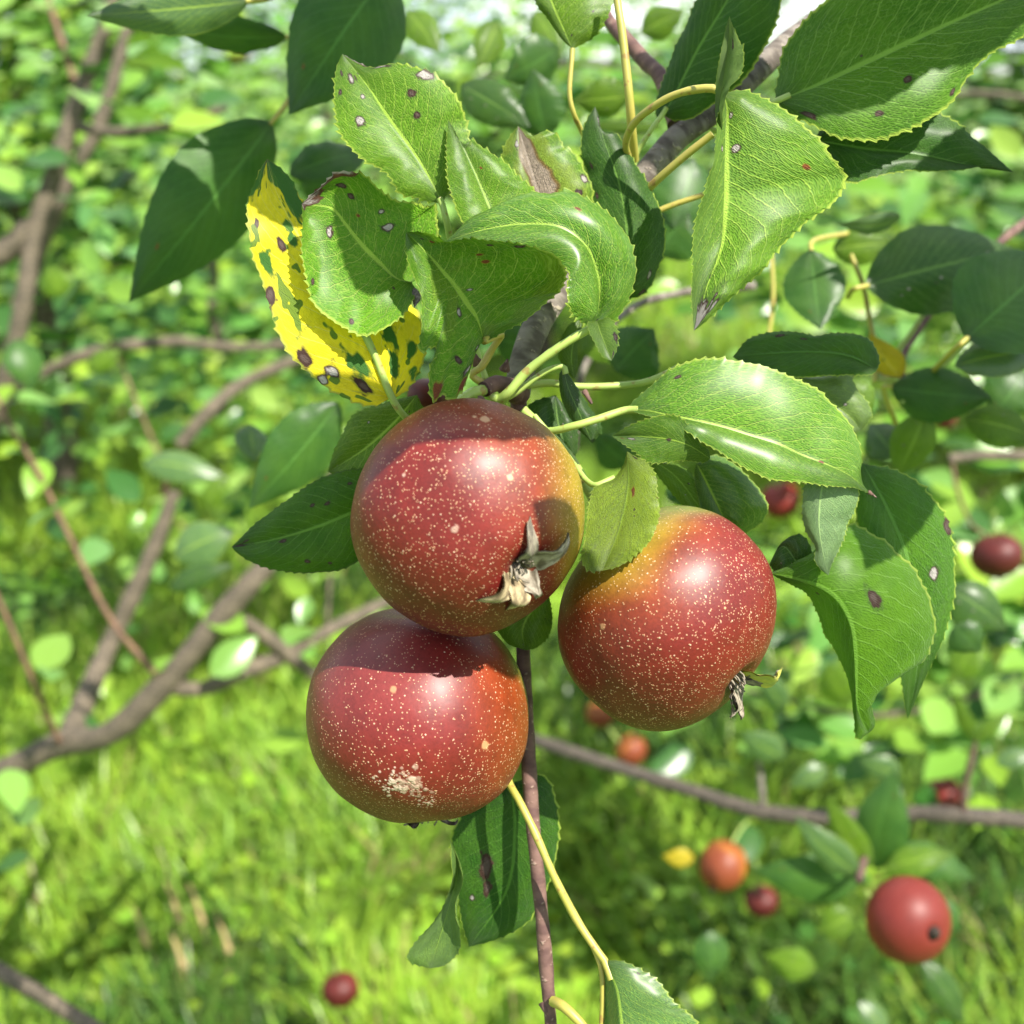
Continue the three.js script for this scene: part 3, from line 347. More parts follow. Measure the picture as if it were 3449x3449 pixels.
  blade(B, { d: 34, M: [[2690, 1270, 0], [2780, 1340, 0], [2860, 1400, 0], [2900, 1450, 1]], L: [[2740, 1270, 1], [2856, 1262, 1], [2886, 1311, 1], [2915, 1345, 1], [2937, 1396, 1]], R: [[2720, 1330, 1], [2800, 1420, 1], [2870, 1460, 1]], teeth: 16, amp: 0.6, seed: 27 }, hero(0, { base: [0.123, 0.212, 0.045], seed: 35, spots: [[0.4, 0.62, 0.1, 0]] }, { coat: 0.8, coatR: 0.4 }), 'pale leaf with a white spot behind the tip of the glossy leaf');
  l = blade(B, { d: 14, M: [[1898, 1238, 0], [1912, 1300, 0], [1950, 1390, 0], [1996, 1494, 1]], L: [[1884, 1262, 1], [1892, 1343, 2], [1935, 1430, 2]], R: [[1935, 1290, 1], [1977, 1360, 2], [2014, 1415, 2], [2027, 1450, 2]], teeth: 16, amp: 0.35, seed: 28 }, GEN[1], 'narrow shaded leaf between petioles above the upper pear');
  stalk(l, [[1905, 1260, 14], [1898, 1236, 14], [1853, 1244, 14], [1803, 1273, 14], [1737, 1323, 15], [1675, 1356, 16]], 0.8);
  blade(B, { d: 30, M: [[1935, 1280, 0], [1925, 1210, 0], [1935, 1140, 0], [1960, 1060, 2]], L: [[1900, 1240, 1], [1880, 1190, 1], [1905, 1110, 1]], R: [[1945, 1240, 1], [1945, 1160, 1], [1962, 1100, 1]], teeth: 10, amp: 0.3, seed: 29 }, GEN[0]);
  blade(B, { d: 26, M: [[1870, 1330, 0], [1880, 1420, 0], [1900, 1500, 0], [1920, 1560, 2]], L: [[1790, 1360, 1], [1770, 1420, 1], [1820, 1520, 1]], R: [[1920, 1390, 1], [1945, 1460, 1], [1940, 1530, 1]], teeth: 14, amp: 0.4, seed: 30 }, GEN[1]);
  blade(B, { d: 22, M: [[1850, 2010, 0], [1790, 2060, 0], [1760, 2120, 0], [1770, 2190, 1]], L: [[1740, 2030, 1], [1672, 2090, 1], [1700, 2160, 1]], R: [[1860, 2080, 1], [1850, 2140, 1], [1810, 2180, 1]], teeth: 14, amp: 0.4, seed: 31 }, GEN[0], 'dark leaf in the gap under the upper pear');

  // --- leaves on the stem below the pears
  l = blade(B, { d: 34, M: [[1720, 2640, 0], [1735, 2800, 0], [1710, 2990, 0], [1580, 3190, 3]], L: [[1600, 2700, 2], [1520, 2810, 3], [1535, 2950, 3], [1552, 3090, 3]], R: [[1830, 2610, 3], [1876, 2720, 3], [1872, 2890, 3], [1790, 3090, 3], [1680, 3160, 3]], teeth: 24, amp: 0.6, seed: 32 }, hero(1, { base: DEEP, seed: 36, vein: [0.07, 0.17, 0.02], fineAmt: 0.4, spots: [[0.3, 0.5, 0.16, 1, 2.4], [0.33, 0.62, 0.12, 1, 1.6], [0.2, 0.7, 0.08, 0]] }), 'dark leaf behind the stem below the pears');  // shade behind the stem put into its deep green base
  blade(B, { d: 16, M: [[1515, 2825, 0], [1540, 2930, 2], [1510, 3060, 2], [1448, 3262, 2]], L: [[1525, 2900, -3], [1490, 3060, 4], [1370, 3230, 4]], R: [[1545, 2900, -2], [1558, 2960, -4], [1535, 3050, -4], [1552, 3190, -2], [1500, 3250, 0]], teeth: 22, amp: 0.5, seed: 33, bulge: [1, -1] }, hero(2, { base: [0.123, 0.223, 0.045], seed: 37, veinAmt: 0.4, fineAmt: 0.3 }, { coat: 0.3 }), 'pale leaf seen edge-on below the lower pear');
  l = blade(B, { d: 6, M: [[2036, 3236, 2], [2075, 3330, -2], [2090, 3440, -4], [2100, 3620, -6]], L: [[2020, 3260, 6], [2022, 3350, 7], [2030, 3480, 6]], R: [[2085, 3236, 0], [2150, 3262, -1], [2215, 3305, -2], [2270, 3375, -3], [2350, 3450, -3], [2330, 3560, -4]], bulge: [0.5, 1.5], teeth: 26, amp: 0.6, seed: 34 }, hero(0, { base: [0.084, 0.191, 0.038], seed: 38, spots: [[0.9, 0.2, 0.04, 1]] }, { coat: 0.9, coatR: 0.4 }), 'white-shining leaf at the bottom edge beside the stem');
  stalk(l, [[2060, 3300, 6], [2036, 3236, 8], [2010, 3200, 9], [1950, 3110, 11], [1870, 2960, 12], [1800, 2800, 14], [1745, 2690, 18], [1712, 2630, 22], [1700, 2500, 28]], 1.0, M_YSTALK, 1.1);
  part(B, 'petiole', tubeGeo([[1990, 3170, 10], [2024, 3260, 9], [2030, 3350, 9], [2024, 3500, 9]].map(([x, y, d]) => P(x, y, d)), 0.0007, 0.0007, { seg: 20 }), M_YSTALK);
  part(B, 'petiole', tubeGeo([[1862, 3372, 17], [1900, 3392, 13], [1950, 3440, 11], [2000, 3500, 11]].map(([x, y, d]) => P(x, y, d)), 0.0014, 0.0011, { seg: 20 }), M_YSTALK);

  // --- unseen leaves above the frame, placed to shade the leaves and pears below
  const unseenLeaf = (pts, d, t, m = GEN[0]) => blade(B, { d, M: pts.M, L: pts.L, R: pts.R, teeth: 16, nw: 5, amp: 0.6, shift: SUN.clone().multiplyScalar(t / 1000) }, m);
  unseenLeaf({ M: [[1250, 480], [1250, 700], [1245, 900], [1240, 1025]], L: [[1160, 520], [1120, 700], [1150, 900], [1190, 1000]], R: [[1360, 500], [1410, 700], [1390, 860], [1300, 990]] }, 2, 105);
  unseenLeaf({ M: [[1910, 900], [1740, 950], [1620, 1090], [1540, 1340]], L: [[1910, 990], [1800, 1110], [1680, 1260]], R: [[1780, 838], [1560, 828], [1436, 872], [1474, 1030], [1498, 1210]] }, -4, 120, GEN[1]);
  unseenLeaf({ M: [[1800, 1250], [1650, 1320], [1450, 1400], [1190, 1690]], L: [[1760, 1180], [1500, 1230], [1200, 1400], [1150, 1600]], R: [[1890, 1420], [1760, 1400], [1500, 1440], [1330, 1590]] }, -24, 150, GEN[1]);
  const oval = (x, y, d, len, wid, ang, t, m = GEN[0]) => {                     // an unseen leaf facing the sun, placed to darken the given spot
    const c = P(x, y, d).addScaledVector(SUN, t / 1000), e1 = new THREE.Vector3().crossVectors(SUN, UPV).normalize(), e2 = new THREE.Vector3().crossVectors(e1, SUN).normalize();
    const q = (a, b) => c.clone().addScaledVector(e1, (a * Math.cos(ang) - b * Math.sin(ang)) * len / 2000).addScaledVector(e2, (a * Math.sin(ang) + b * Math.cos(ang)) * len / 2000), k = wid / len;
    const b0 = q(-1, 0), t0 = q(1, 0);
    part(B, 'leaf', bladeGeo([b0, q(-0.4, 0), q(0.3, 0), t0], [b0, q(-0.7, 0.7 * k), q(-0.2, k), q(0.4, 0.75 * k), t0], [b0, q(-0.7, -0.7 * k), q(-0.2, -k), q(0.4, -0.75 * k), t0], { teeth: 16, nw: 5, amp: 0.6, seed: x }), m);
  };
  
  oval(1905, 1835, -22, 25, 15, 0.5, 175); oval(3300, 535, 30, 46, 20, -0.1, 120); oval(2420, 150, 38, 80, 46, 1.1, 100); oval(3400, 1000, 120, 95, 52, 0.8, 200); oval(3150, 900, 140, 75, 40, 0.2, 200); oval(2740, 90, 20, 70, 38, 0.5, 120); oval(3010, -70, 20, 75, 38, 0.5, 125);
  
  oval(2680, 1180, 26, 62, 22, 0.1, 170); oval(1080, 1770, 20, 80, 36, 0.5, 230); oval(2980, 1680, 30, 60, 26, -0.8, 150);
   oval(900, 620, 18, 40, 22, 1.2, 120);
}

// ---------------------------------------------------------------- pears
function pearRadius(th, taper, basin, stemBasin) {                            // th from the calyx end
  const c = Math.cos(th); let r = 1 - 0.06 * c * c - taper * Math.pow(Math.max(0, -c), 3);
  r -= basin * Math.exp(-Math.pow(th / 0.17, 2)) + stemBasin * Math.exp(-Math.pow((Math.PI - th) / 0.25, 2));
  return r;
}
function makePear(name, label, center, R, axisCam, o) {
  const g = thing(name, label, 'pear', center, 'three large pears of the middle cluster');
  const axis = camVec(...axisCam).normalize();                                    // towards the calyx
  const q = new THREE.Quaternion().setFromUnitVectors(new THREE.Vector3(0, -1, 0), axis), nt = 160, np = 200, pos = [], uv = [], idx = [];
  for (let i = 0; i <= nt; i++) for (let j = 0; j <= np; j++) {
    const th = i / nt * Math.PI, ph = j / np * Math.PI * 2, d = new THREE.Vector3(Math.sin(th) * Math.cos(ph), -Math.cos(th), Math.sin(th) * Math.sin(ph));
    const r = R * pearRadius(th, o.taper, o.basin ?? 0.12, 0.06) * (1 + 0.045 * (vnoise3(d.x * 1.3 + 5, d.y * 1.3 + 5, d.z * 1.3 + 5, o.seed) - 0.5) * 2 + 0.018 * (vnoise3(d.x * 3.1 + 50, d.y * 3.1 + 50, d.z * 3.1 + 50, o.seed) - 0.5) + 0.004 * (vnoise3(d.x * 9 + 20, d.y * 9 + 20, d.z * 9 + 20, o.seed) - 0.5));
    d.y *= o.squash ?? 0.94; d.multiplyScalar(r); pos.push(d.x, d.y, d.z); uv.push(j / np, i / nt);
    if (i < nt && j < np) { const k = i * (np + 1) + j; idx.push(k, k + np + 1, k + 1, k + 1, k + np + 1, k + np + 2); }
  }
  const geo = new THREE.BufferGeometry(); geo.setAttribute('position', new THREE.Float32BufferAttribute(pos, 3)); geo.setAttribute('uv', new THREE.Float32BufferAttribute(uv, 2)); geo.setIndex(idx); geo.computeVertexNormals();
  { const n = geo.attributes.normal; for (let i = 0; i <= nt; i++) { const a = i * (np + 1), b = a + np; for (const c of ['X', 'Y', 'Z']) { const m = (n['get' + c](a) + n['get' + c](b)) / 2; n['set' + c](a, m); n['set' + c](b, m); } } }
  // skin: colour, lenticels and relief over the sphere of directions
  const w = 1536, h = 768, col = new Float32Array(w * h * 3), rel = new Float32Array(w * h), inv = new THREE.Vector3(), basis = new THREE.Matrix3();
  const toCam = (v) => { inv.copy(v).applyQuaternion(q); return [inv.dot(RIGHT), inv.dot(UPV), -inv.dot(FWD)]; }, v = new THREE.Vector3();
  for (let y = 0; y < h; y++) for (let x = 0; x < w; x++) {
    const th = (y + 0.5) / h * Math.PI, ph = (x + 0.5) / w * Math.PI * 2, i = y * w + x; v.set(Math.sin(th) * Math.cos(ph), -Math.cos(th), Math.sin(th) * Math.sin(ph));
    const n1 = vnoise3(v.x * 2.2 + 9, v.y * 2.2 + 9, v.z * 2.2 + 9, o.seed + 1) - 0.5, n2 = vnoise3(v.x * 9 + 30, v.y * 9 + 30, v.z * 9 + 30, o.seed + 2) - 0.5, n3 = vnoise3(v.x * 46 + 90, v.y * 46 + 90, v.z * 46 + 90, o.seed + 3) - 0.5, n4 = vnoise3(v.x * 110 + 190, v.y * 110 + 190, v.z * 110 + 190, o.seed + 4) - 0.5;
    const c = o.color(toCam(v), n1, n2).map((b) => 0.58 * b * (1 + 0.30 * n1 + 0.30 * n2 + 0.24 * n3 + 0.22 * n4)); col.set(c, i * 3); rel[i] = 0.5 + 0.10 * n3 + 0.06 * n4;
  }
  const stamp = (d, r, c, amt, lift, rough = 0) => {
    const th = Math.acos(clamp(-d.y, -1, 1)), ph = (Math.atan2(d.z, d.x) + Math.PI * 2) % (Math.PI * 2), py = th / Math.PI * h, px = ph / (Math.PI * 2) * w, ry = Math.ceil(r * 1.5 / Math.PI * h) + 1, rx = Math.min(w / 2, Math.ceil(r * 1.5 / (Math.PI * 2) * w / Math.max(0.02, Math.sin(th))) + 1);
    for (let y = Math.max(0, Math.floor(py - ry)); y <= Math.min(h - 1, py + ry); y++) for (let x = Math.floor(px - rx); x <= px + rx; x++) {
      const xi = (x + 2 * w) % w, i = y * w + xi, t2 = (y + 0.5) / h * Math.PI, dp = (x + 0.5) / w * Math.PI * 2 - ph, cs = Math.cos(t2) * Math.cos(th) + Math.sin(t2) * Math.sin(th) * Math.cos(dp);
      let e = Math.acos(clamp(cs, -1, 1)) / r; if (rough) e *= 1 + rough * (fbm(xi * 0.09, y * 0.09, o.seed + 60, 3) - 0.5) * 2;
      const k = amt * (1 - step(0.55, 1.15, e)); if (k <= 0) continue;
      for (let m = 0; m < 3; m++) col[i * 3 + m] = lerp(col[i * 3 + m], c[m], k); rel[i] += lift * k;
    }
  };
  const r = rng(o.seed * 131 + 7), fromCam = (c) => camVec(...c).normalize().applyQuaternion(q.clone().invert()), ax = new THREE.Vector3(0, -1, 0), d = new THREE.Vector3();
  for (let n = 0; n < o.dots; n++) {
    const z = 2 * r() - 1, p = r() * Math.PI * 2, s = Math.sqrt(1 - z * z); d.set(s * Math.cos(p), z, s * Math.sin(p));
    const toCal = d.dot(ax); if (r() > 0.45 + 0.55 * step(-0.6, 0.7, toCal)) continue;
    const k = r(); stamp(d, 0.0047 + 0.0036 * k * k * (1 - 0.35 * step(0.5, 0.95, toCal)), k > 0.94 ? [0.60, 0.44, 0.30] : [0.54, 0.34, 0.19], 0.55 + 0.4 * r(), 0.32);
  }
  for (const [c, rad, colr, amt, rough, nb, spread] of o.marks) {
    const m = fromCam(c);
    for (let n = 0; n < nb; n++) { d.copy(m); if (nb > 1) d.add(new THREE.Vector3(r() + r() - 1, r() + r() - 1, r() + r() - 1).multiplyScalar(spread)).normalize(); stamp(d, rad * (nb > 1 ? 0.6 + 0.8 * r() : 1), colr, amt, 0.3, rough); }
  }
  // calyx hollow: dry brown rim, the dark of the hole painted in its middle
  stamp(ax, 0.13, [0.16, 0.10, 0.05], 0.85, -0.1, 0.4); stamp(ax, 0.10, [0.03, 0.02, 0.012], 1, -0.3, 0.3);
  const cd = new Uint8Array(w * h * 4), bd = new Uint8Array(w * h * 4);
  for (let i = 0; i < w * h; i++) { for (let m = 0; m < 3; m++) { cd[i * 4 + m] = toS(col[i * 3 + m]); bd[i * 4 + m] = 255 * clamp(rel[i]); } cd[i * 4 + 3] = bd[i * 4 + 3] = 255; }
  const mat = new THREE.MeshPhysicalMaterial({ map: dataTex(cd, w, h, true), bumpMap: dataTex(bd, w, h, false), bumpScale: 0.0004, roughness: 0.52, clearcoat: 0.42, clearcoatRoughness: 0.40, specularIntensity: 0.35 });
  const body = new THREE.Mesh(geo, mat); body.name = 'skin'; body.quaternion.copy(q); body.castShadow = body.receiveShadow = true; g.add(body);
  // calyx: dried sepals round the eye, in the pear's own axes (x, z across, -y outwards)
  const cal = new THREE.Group(); cal.name = 'calyx'; cal.quaternion.copy(q); g.add(cal);
  const y0 = -R * pearRadius(0.16, o.taper, o.basin ?? 0.12, 0) * (o.squash ?? 0.94);
  for (const [a, len0, wd0, up, curl, mt] of o.sepals) {
    const len = len0 * 1.5, wd = wd0 * 1.45;
    const rot = Math.atan2(0, 1), dir = new THREE.Vector3(), e = sepalDir(q, a), side = new THREE.Vector3().crossVectors(ax, e).normalize();
    const pt = (s, ww) => { const th = 0.035 + s * len / R, rr = R * pearRadius(th, o.taper, o.basin ?? 0.12, 0), w2 = o.lie ? 1 : 0; return new THREE.Vector3().addScaledVector(e, rr * Math.sin(th)).addScaledVector(ax, rr * Math.cos(th) * (o.squash ?? 0.94)).addScaledVector(e, 0.0006).addScaledVector(ax, 0.0017 + up * Math.sin(Math.min(1, s) * Math.PI * (w2 ? 1 : 0.62)) + 0.0010 * Math.sin(s * 7 + a)).addScaledVector(side, ww * (1 + 0.4 * Math.sin(s * 9 + a * 2))); };
    const Mp = [0, 0.3, 0.6, 1].map((s) => pt(s, 0)), Lp = [pt(0, 0), pt(0.1, wd), pt(0.5, wd * 0.8), pt(0.85, wd * 0.3), pt(1, 0)], Rp = [pt(0, 0), pt(0.1, -wd), pt(0.5, -wd * 0.8), pt(0.85, -wd * 0.25), pt(1, 0)];
    const m = new THREE.Mesh(solidBlade(Mp, Lp, Rp, 0.0005, a * 10), mt); m.name = 'sepal'; m.castShadow = m.receiveShadow = true; cal.add(m);
  }
  const st = [], sr = rng(o.seed + 500);
  for (let k = 0; k < 16; k++) { const a = sr() * Math.PI * 2, rr = 0.0003 + 0.0018 * sr(), l2 = 0.001 + 0.0015 * sr(); st.push(tubeGeo([new THREE.Vector3(rr * Math.cos(a), y0 + 0.003, rr * Math.sin(a)), new THREE.Vector3(rr * 1.4 * Math.cos(a + 0.3), y0 - l2 * 0.4, rr * 1.4 * Math.sin(a + 0.3)), new THREE.Vector3(rr * 1.7 * Math.cos(a + 0.8), y0 - l2, rr * 1.7 * Math.sin(a + 0.8))], 0.0003, 0.0002, { seg: 5, rad: 5 })); }
  const sm2 = new THREE.Mesh(mergeGeometries(st), M_SEPDARK); sm2.name = 'stamens'; sm2.castShadow = true; cal.add(sm2);
  if (o.stem) { const c = g.position; const m = new THREE.Mesh(tubeGeo(o.stem.map((p) => p.clone().sub(c)), 0.0016, 0.0014, { seg: 24, rad: 8, knob: 0.15 }), M_STALK); m.name = 'stem'; m.castShadow = m.receiveShadow = true; g.add(m); }
  return g;
}
// direction across the calyx end (pear axes) that points at the screen angle a (0 right, 90 up) as the camera sees it
function sepalDir(q, a) { const v = camVec(Math.cos(a * Math.PI / 180), Math.sin(a * Math.PI / 180), 0).applyQuaternion(q.clone().invert()); v.y = 0; return v.normalize(); }
function solidBlade(Mp, Lp, Rp, th, seed) {                                    // a thin blade with a back and a front
  const a = bladeGeo(Mp, Lp, Rp, { teeth: 5, amp: 0.35, nw: 3, bulge: [0.4, 0.4], ripple: 0.5, seed }), b = a.clone(), n = a.attributes.normal, p = b.attributes.position;
  for (let i = 0; i < p.count; i++) p.setXYZ(i, p.getX(i) - n.getX(i) * th * 0.6, p.getY(i) - n.getY(i) * th * 0.6, p.getZ(i) - n.getZ(i) * th * 0.6);
  return mergeGeometries([a, b]);
}
const dryMat = (c0, c1) => new THREE.MeshStandardMaterial({ map: noiseTex(64, (u, v) => { const n = wrapN(u, v, 5, 8, 71), m = wrapN(u, v, 16, 22, 73); return [0, 1, 2].map((k) => lerp(c0[k], c1[k], step(0.35, 0.65, n)) * (0.6 + 0.8 * m)); }, true), roughness: 0.85, side: THREE.DoubleSide });
const M_DRY = dryMat([0.10, 0.075, 0.06], [0.20, 0.16, 0.13]), M_SEPGREY = dryMat([0.30, 0.26, 0.20], [0.09, 0.07, 0.045]), M_SEPDARK = dryMat([0.07, 0.055, 0.045], [0.22, 0.19, 0.14]), M_SEPTAN = dryMat([0.34, 0.27, 0.15], [0.10, 0.07, 0.035]), M_SEPGREEN = dryMat([0.42, 0.38, 0.06], [0.30, 0.32, 0.08]);
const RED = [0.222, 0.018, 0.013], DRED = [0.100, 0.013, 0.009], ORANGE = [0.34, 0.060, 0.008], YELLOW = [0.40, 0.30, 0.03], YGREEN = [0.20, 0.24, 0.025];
const blend = (c, k, t) => c.map((v, i) => lerp(v, k[i], clamp(t))), dot3 = (a, b) => (a[0] * b[0] + a[1] * b[1] + a[2] * b[2]) / Math.hypot(...b);
const pearCentre = (x, y, d) => P(x, y, d);
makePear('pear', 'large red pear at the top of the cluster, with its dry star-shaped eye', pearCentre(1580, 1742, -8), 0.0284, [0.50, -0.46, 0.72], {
  seed: 4, lie: true, taper: 0.05, dots: 8500, basin: 0.15, squash: 0.97, stem: [P(1500, 1480, 0), P(1520, 1390, 4), P(1578, 1330, 8), P(1640, 1310, 13)],
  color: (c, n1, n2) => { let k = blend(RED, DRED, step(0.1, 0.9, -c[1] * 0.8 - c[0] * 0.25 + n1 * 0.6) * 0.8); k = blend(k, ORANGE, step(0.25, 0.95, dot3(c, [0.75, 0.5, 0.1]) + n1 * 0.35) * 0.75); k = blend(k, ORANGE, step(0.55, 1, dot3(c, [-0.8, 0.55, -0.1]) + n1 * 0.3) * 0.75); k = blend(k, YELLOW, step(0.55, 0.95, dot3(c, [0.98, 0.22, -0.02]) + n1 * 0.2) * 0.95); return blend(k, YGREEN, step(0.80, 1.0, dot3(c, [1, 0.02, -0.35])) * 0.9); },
  marks: [[[0.15, 0.79, 0.6], 0.055, [0.55, 0.33, 0.18], 0.7, 0.7, 1, 0], [[0.07, 0.80, 0.6], 0.03, [0.55, 0.33, 0.18], 0.6, 0.7, 1, 0], [[-0.07, -0.10, 0.99], 0.033, [0.50, 0.36, 0.28], 0.5, 0.6, 1, 0], [[0.37, 0.31, 0.87], 0.03, [0.5, 0.36, 0.2], 0.6, 0.7, 1, 0], [[-0.46, 0.32, 0.83], 0.02, [0.50, 0.36, 0.28], 0.5, 0.5, 1, 0]],
  sepals: [[100, 0.0088, 0.0013, 0.0010, 1, M_SEPDARK], [28, 0.0088, 0.0018, 0.0014, 1, M_SEPGREY], [205, 0.0080, 0.0016, 0.0010, 1, M_SEPTAN], [262, 0.0066, 0.0018, 0.0014, 1, M_SEPTAN], [305, 0.0056, 0.0015, 0.0014, 1, M_SEPGREY]],
});
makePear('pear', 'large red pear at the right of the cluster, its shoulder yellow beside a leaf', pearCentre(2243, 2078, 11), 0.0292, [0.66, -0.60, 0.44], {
  seed: 9, taper: 0.03, dots: 9500, basin: 0.15, squash: 0.95, stem: [P(2090, 1830, 24), P(2010, 1700, 26), P(1900, 1520, 24), P(1760, 1380, 20)],
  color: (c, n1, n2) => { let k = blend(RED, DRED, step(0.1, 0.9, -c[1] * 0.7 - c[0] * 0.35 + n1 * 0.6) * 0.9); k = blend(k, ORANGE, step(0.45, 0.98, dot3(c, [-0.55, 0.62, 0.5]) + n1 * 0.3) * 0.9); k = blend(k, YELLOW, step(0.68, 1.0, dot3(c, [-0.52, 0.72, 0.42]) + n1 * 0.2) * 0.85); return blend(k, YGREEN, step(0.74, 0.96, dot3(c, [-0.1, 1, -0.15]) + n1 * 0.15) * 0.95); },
  marks: [[[-0.62, 0.0, 0.78], 0.028, [0.45, 0.25, 0.12], 0.6, 0.6, 1, 0], [[0.36, 0.14, 0.92], 0.012, [0.6, 0.4, 0.2], 0.7, 0.5, 1, 0]],
  sepals: [[30, 0.0060, 0.0028, 0.0046, 1, M_SEPGREEN], [345, 0.0080, 0.0014, 0.0034, 1, M_SEPDARK], [250, 0.0048, 0.0014, 0.0030, 1, M_SEPGREY], [290, 0.0050, 0.0014, 0.0030, 1, M_SEPGREY], [215, 0.0042, 0.0012, 0.0020, 1, M_SEPDARK]],
});
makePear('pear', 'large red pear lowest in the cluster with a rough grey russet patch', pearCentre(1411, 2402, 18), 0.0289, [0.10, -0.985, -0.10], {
  seed: 14, taper: 0.02, dots: 9500, basin: 0.10, squash: 1.06, stem: [P(1420, 2010, 34), P(1520, 1700, 40), P(1640, 1450, 30), P(1690, 1340, 20)],
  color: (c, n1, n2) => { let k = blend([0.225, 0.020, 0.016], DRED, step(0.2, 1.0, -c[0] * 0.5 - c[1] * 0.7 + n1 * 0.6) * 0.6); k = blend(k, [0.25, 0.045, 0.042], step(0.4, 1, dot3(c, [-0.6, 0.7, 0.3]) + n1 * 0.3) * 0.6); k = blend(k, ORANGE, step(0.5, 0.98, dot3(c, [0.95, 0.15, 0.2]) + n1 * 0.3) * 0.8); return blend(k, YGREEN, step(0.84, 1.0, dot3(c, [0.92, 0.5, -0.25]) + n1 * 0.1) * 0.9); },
  marks: [[[-0.05, -0.37, 0.92], 0.020, [0.50, 0.37, 0.28], 0.42, 0.8, 52, 0.15], [[0.07, -0.46, 0.88], 0.018, [0.48, 0.34, 0.26], 0.40, 0.8, 30, 0.13], [[-0.15, -0.40, 0.90], 0.012, [0.58, 0.45, 0.36], 0.7, 0.4, 40, 0.17], [[0.14, -0.60, 0.78], 0.012, [0.55, 0.40, 0.32], 0.6, 0.4, 30, 0.10], [[0.62, -0.12, 0.77], 0.04, [0.5, 0.30, 0.14], 0.6, 0.4, 1, 0], [[-0.13, 0.34, 0.93], 0.028, [0.5, 0.30, 0.14], 0.5, 0.4, 1, 0]],
  sepals: [[200, 0.0042, 0.0016, 0.0010, 1, M_SEPDARK], [330, 0.0042, 0.0016, 0.0012, 1, M_SEPDARK], [90, 0.004, 0.0014, 0.001, 1, M_SEPDARK]],
});
// ---------------------------------------------------------------- ground and meadow
{
  const g = new THREE.PlaneGeometry(400, 400, 1, 1); g.rotateX(-Math.PI / 2);
  const uvA = g.attributes.uv; for (let i = 0; i < uvA.count; i++) uvA.setXY(i, uvA.getX(i) * 400, uvA.getY(i) * 400);
  const map = noiseTex(256, (u, v) => { const n = wrapN(u, v, 5, 5, 91), m = wrapN(u, v, 24, 24, 93); return [0.06 + 0.06 * n, 0.11 + 0.11 * n, 0.012 + 0.012 * n].map((c) => c * (0.55 + 0.9 * m)); }, true);
  const m = new THREE.Mesh(g, new THREE.MeshStandardMaterial({ map, roughness: 0.95 })); m.name = 'ground'; m.receiveShadow = true; m.userData = { kind: 'structure', label: 'meadow ground under the pear trees' }; scene.add(m);
}
const foliageMat = (trans, coat, coatR = 0.35) => new THREE.MeshPhysicalMaterial({ color: 0xffffff, roughness: 0.9, transmission: trans, thickness: 0, clearcoat: coat, clearcoatRoughness: coatR, specularIntensity: 0.2, side: THREE.DoubleSide });
function strip(pts, wid) {                                                    // a bent strip in the plane of its points; wid(t) half width
  const pos = [], idx = [];
  pts.forEach((p, i) => { const w = wid(i / (pts.length - 1)); pos.push(p[0] - w * p[3], p[1], p[2] - w * p[4], p[0] + w * p[3], p[1], p[2] + w * p[4]); if (i) { const k = i * 2; idx.push(k - 2, k - 1, k, k - 1, k + 1, k); } });
  const g = new THREE.BufferGeometry(); g.setAttribute('position', new THREE.Float32BufferAttribute(pos, 3)); g.setIndex(idx); g.computeVertexNormals(); return g;
}
function scatter(name, geo, mat, parent, list, tint) {
  const root = rootPos(parent), m = new THREE.InstancedMesh(geo, mat, list.length), c = new THREE.Color();
  list.forEach((mx, i) => { if (root.lengthSq()) mx.premultiply(new THREE.Matrix4().makeTranslation(-root.x, -root.y, -root.z)); m.setMatrixAt(i, mx); c.setRGB(...tint(i)); m.setColorAt(i, c); });
  m.name = name; m.castShadow = m.receiveShadow = true; m.userData.kind = 'stuff'; parent.add(m); return m;
}
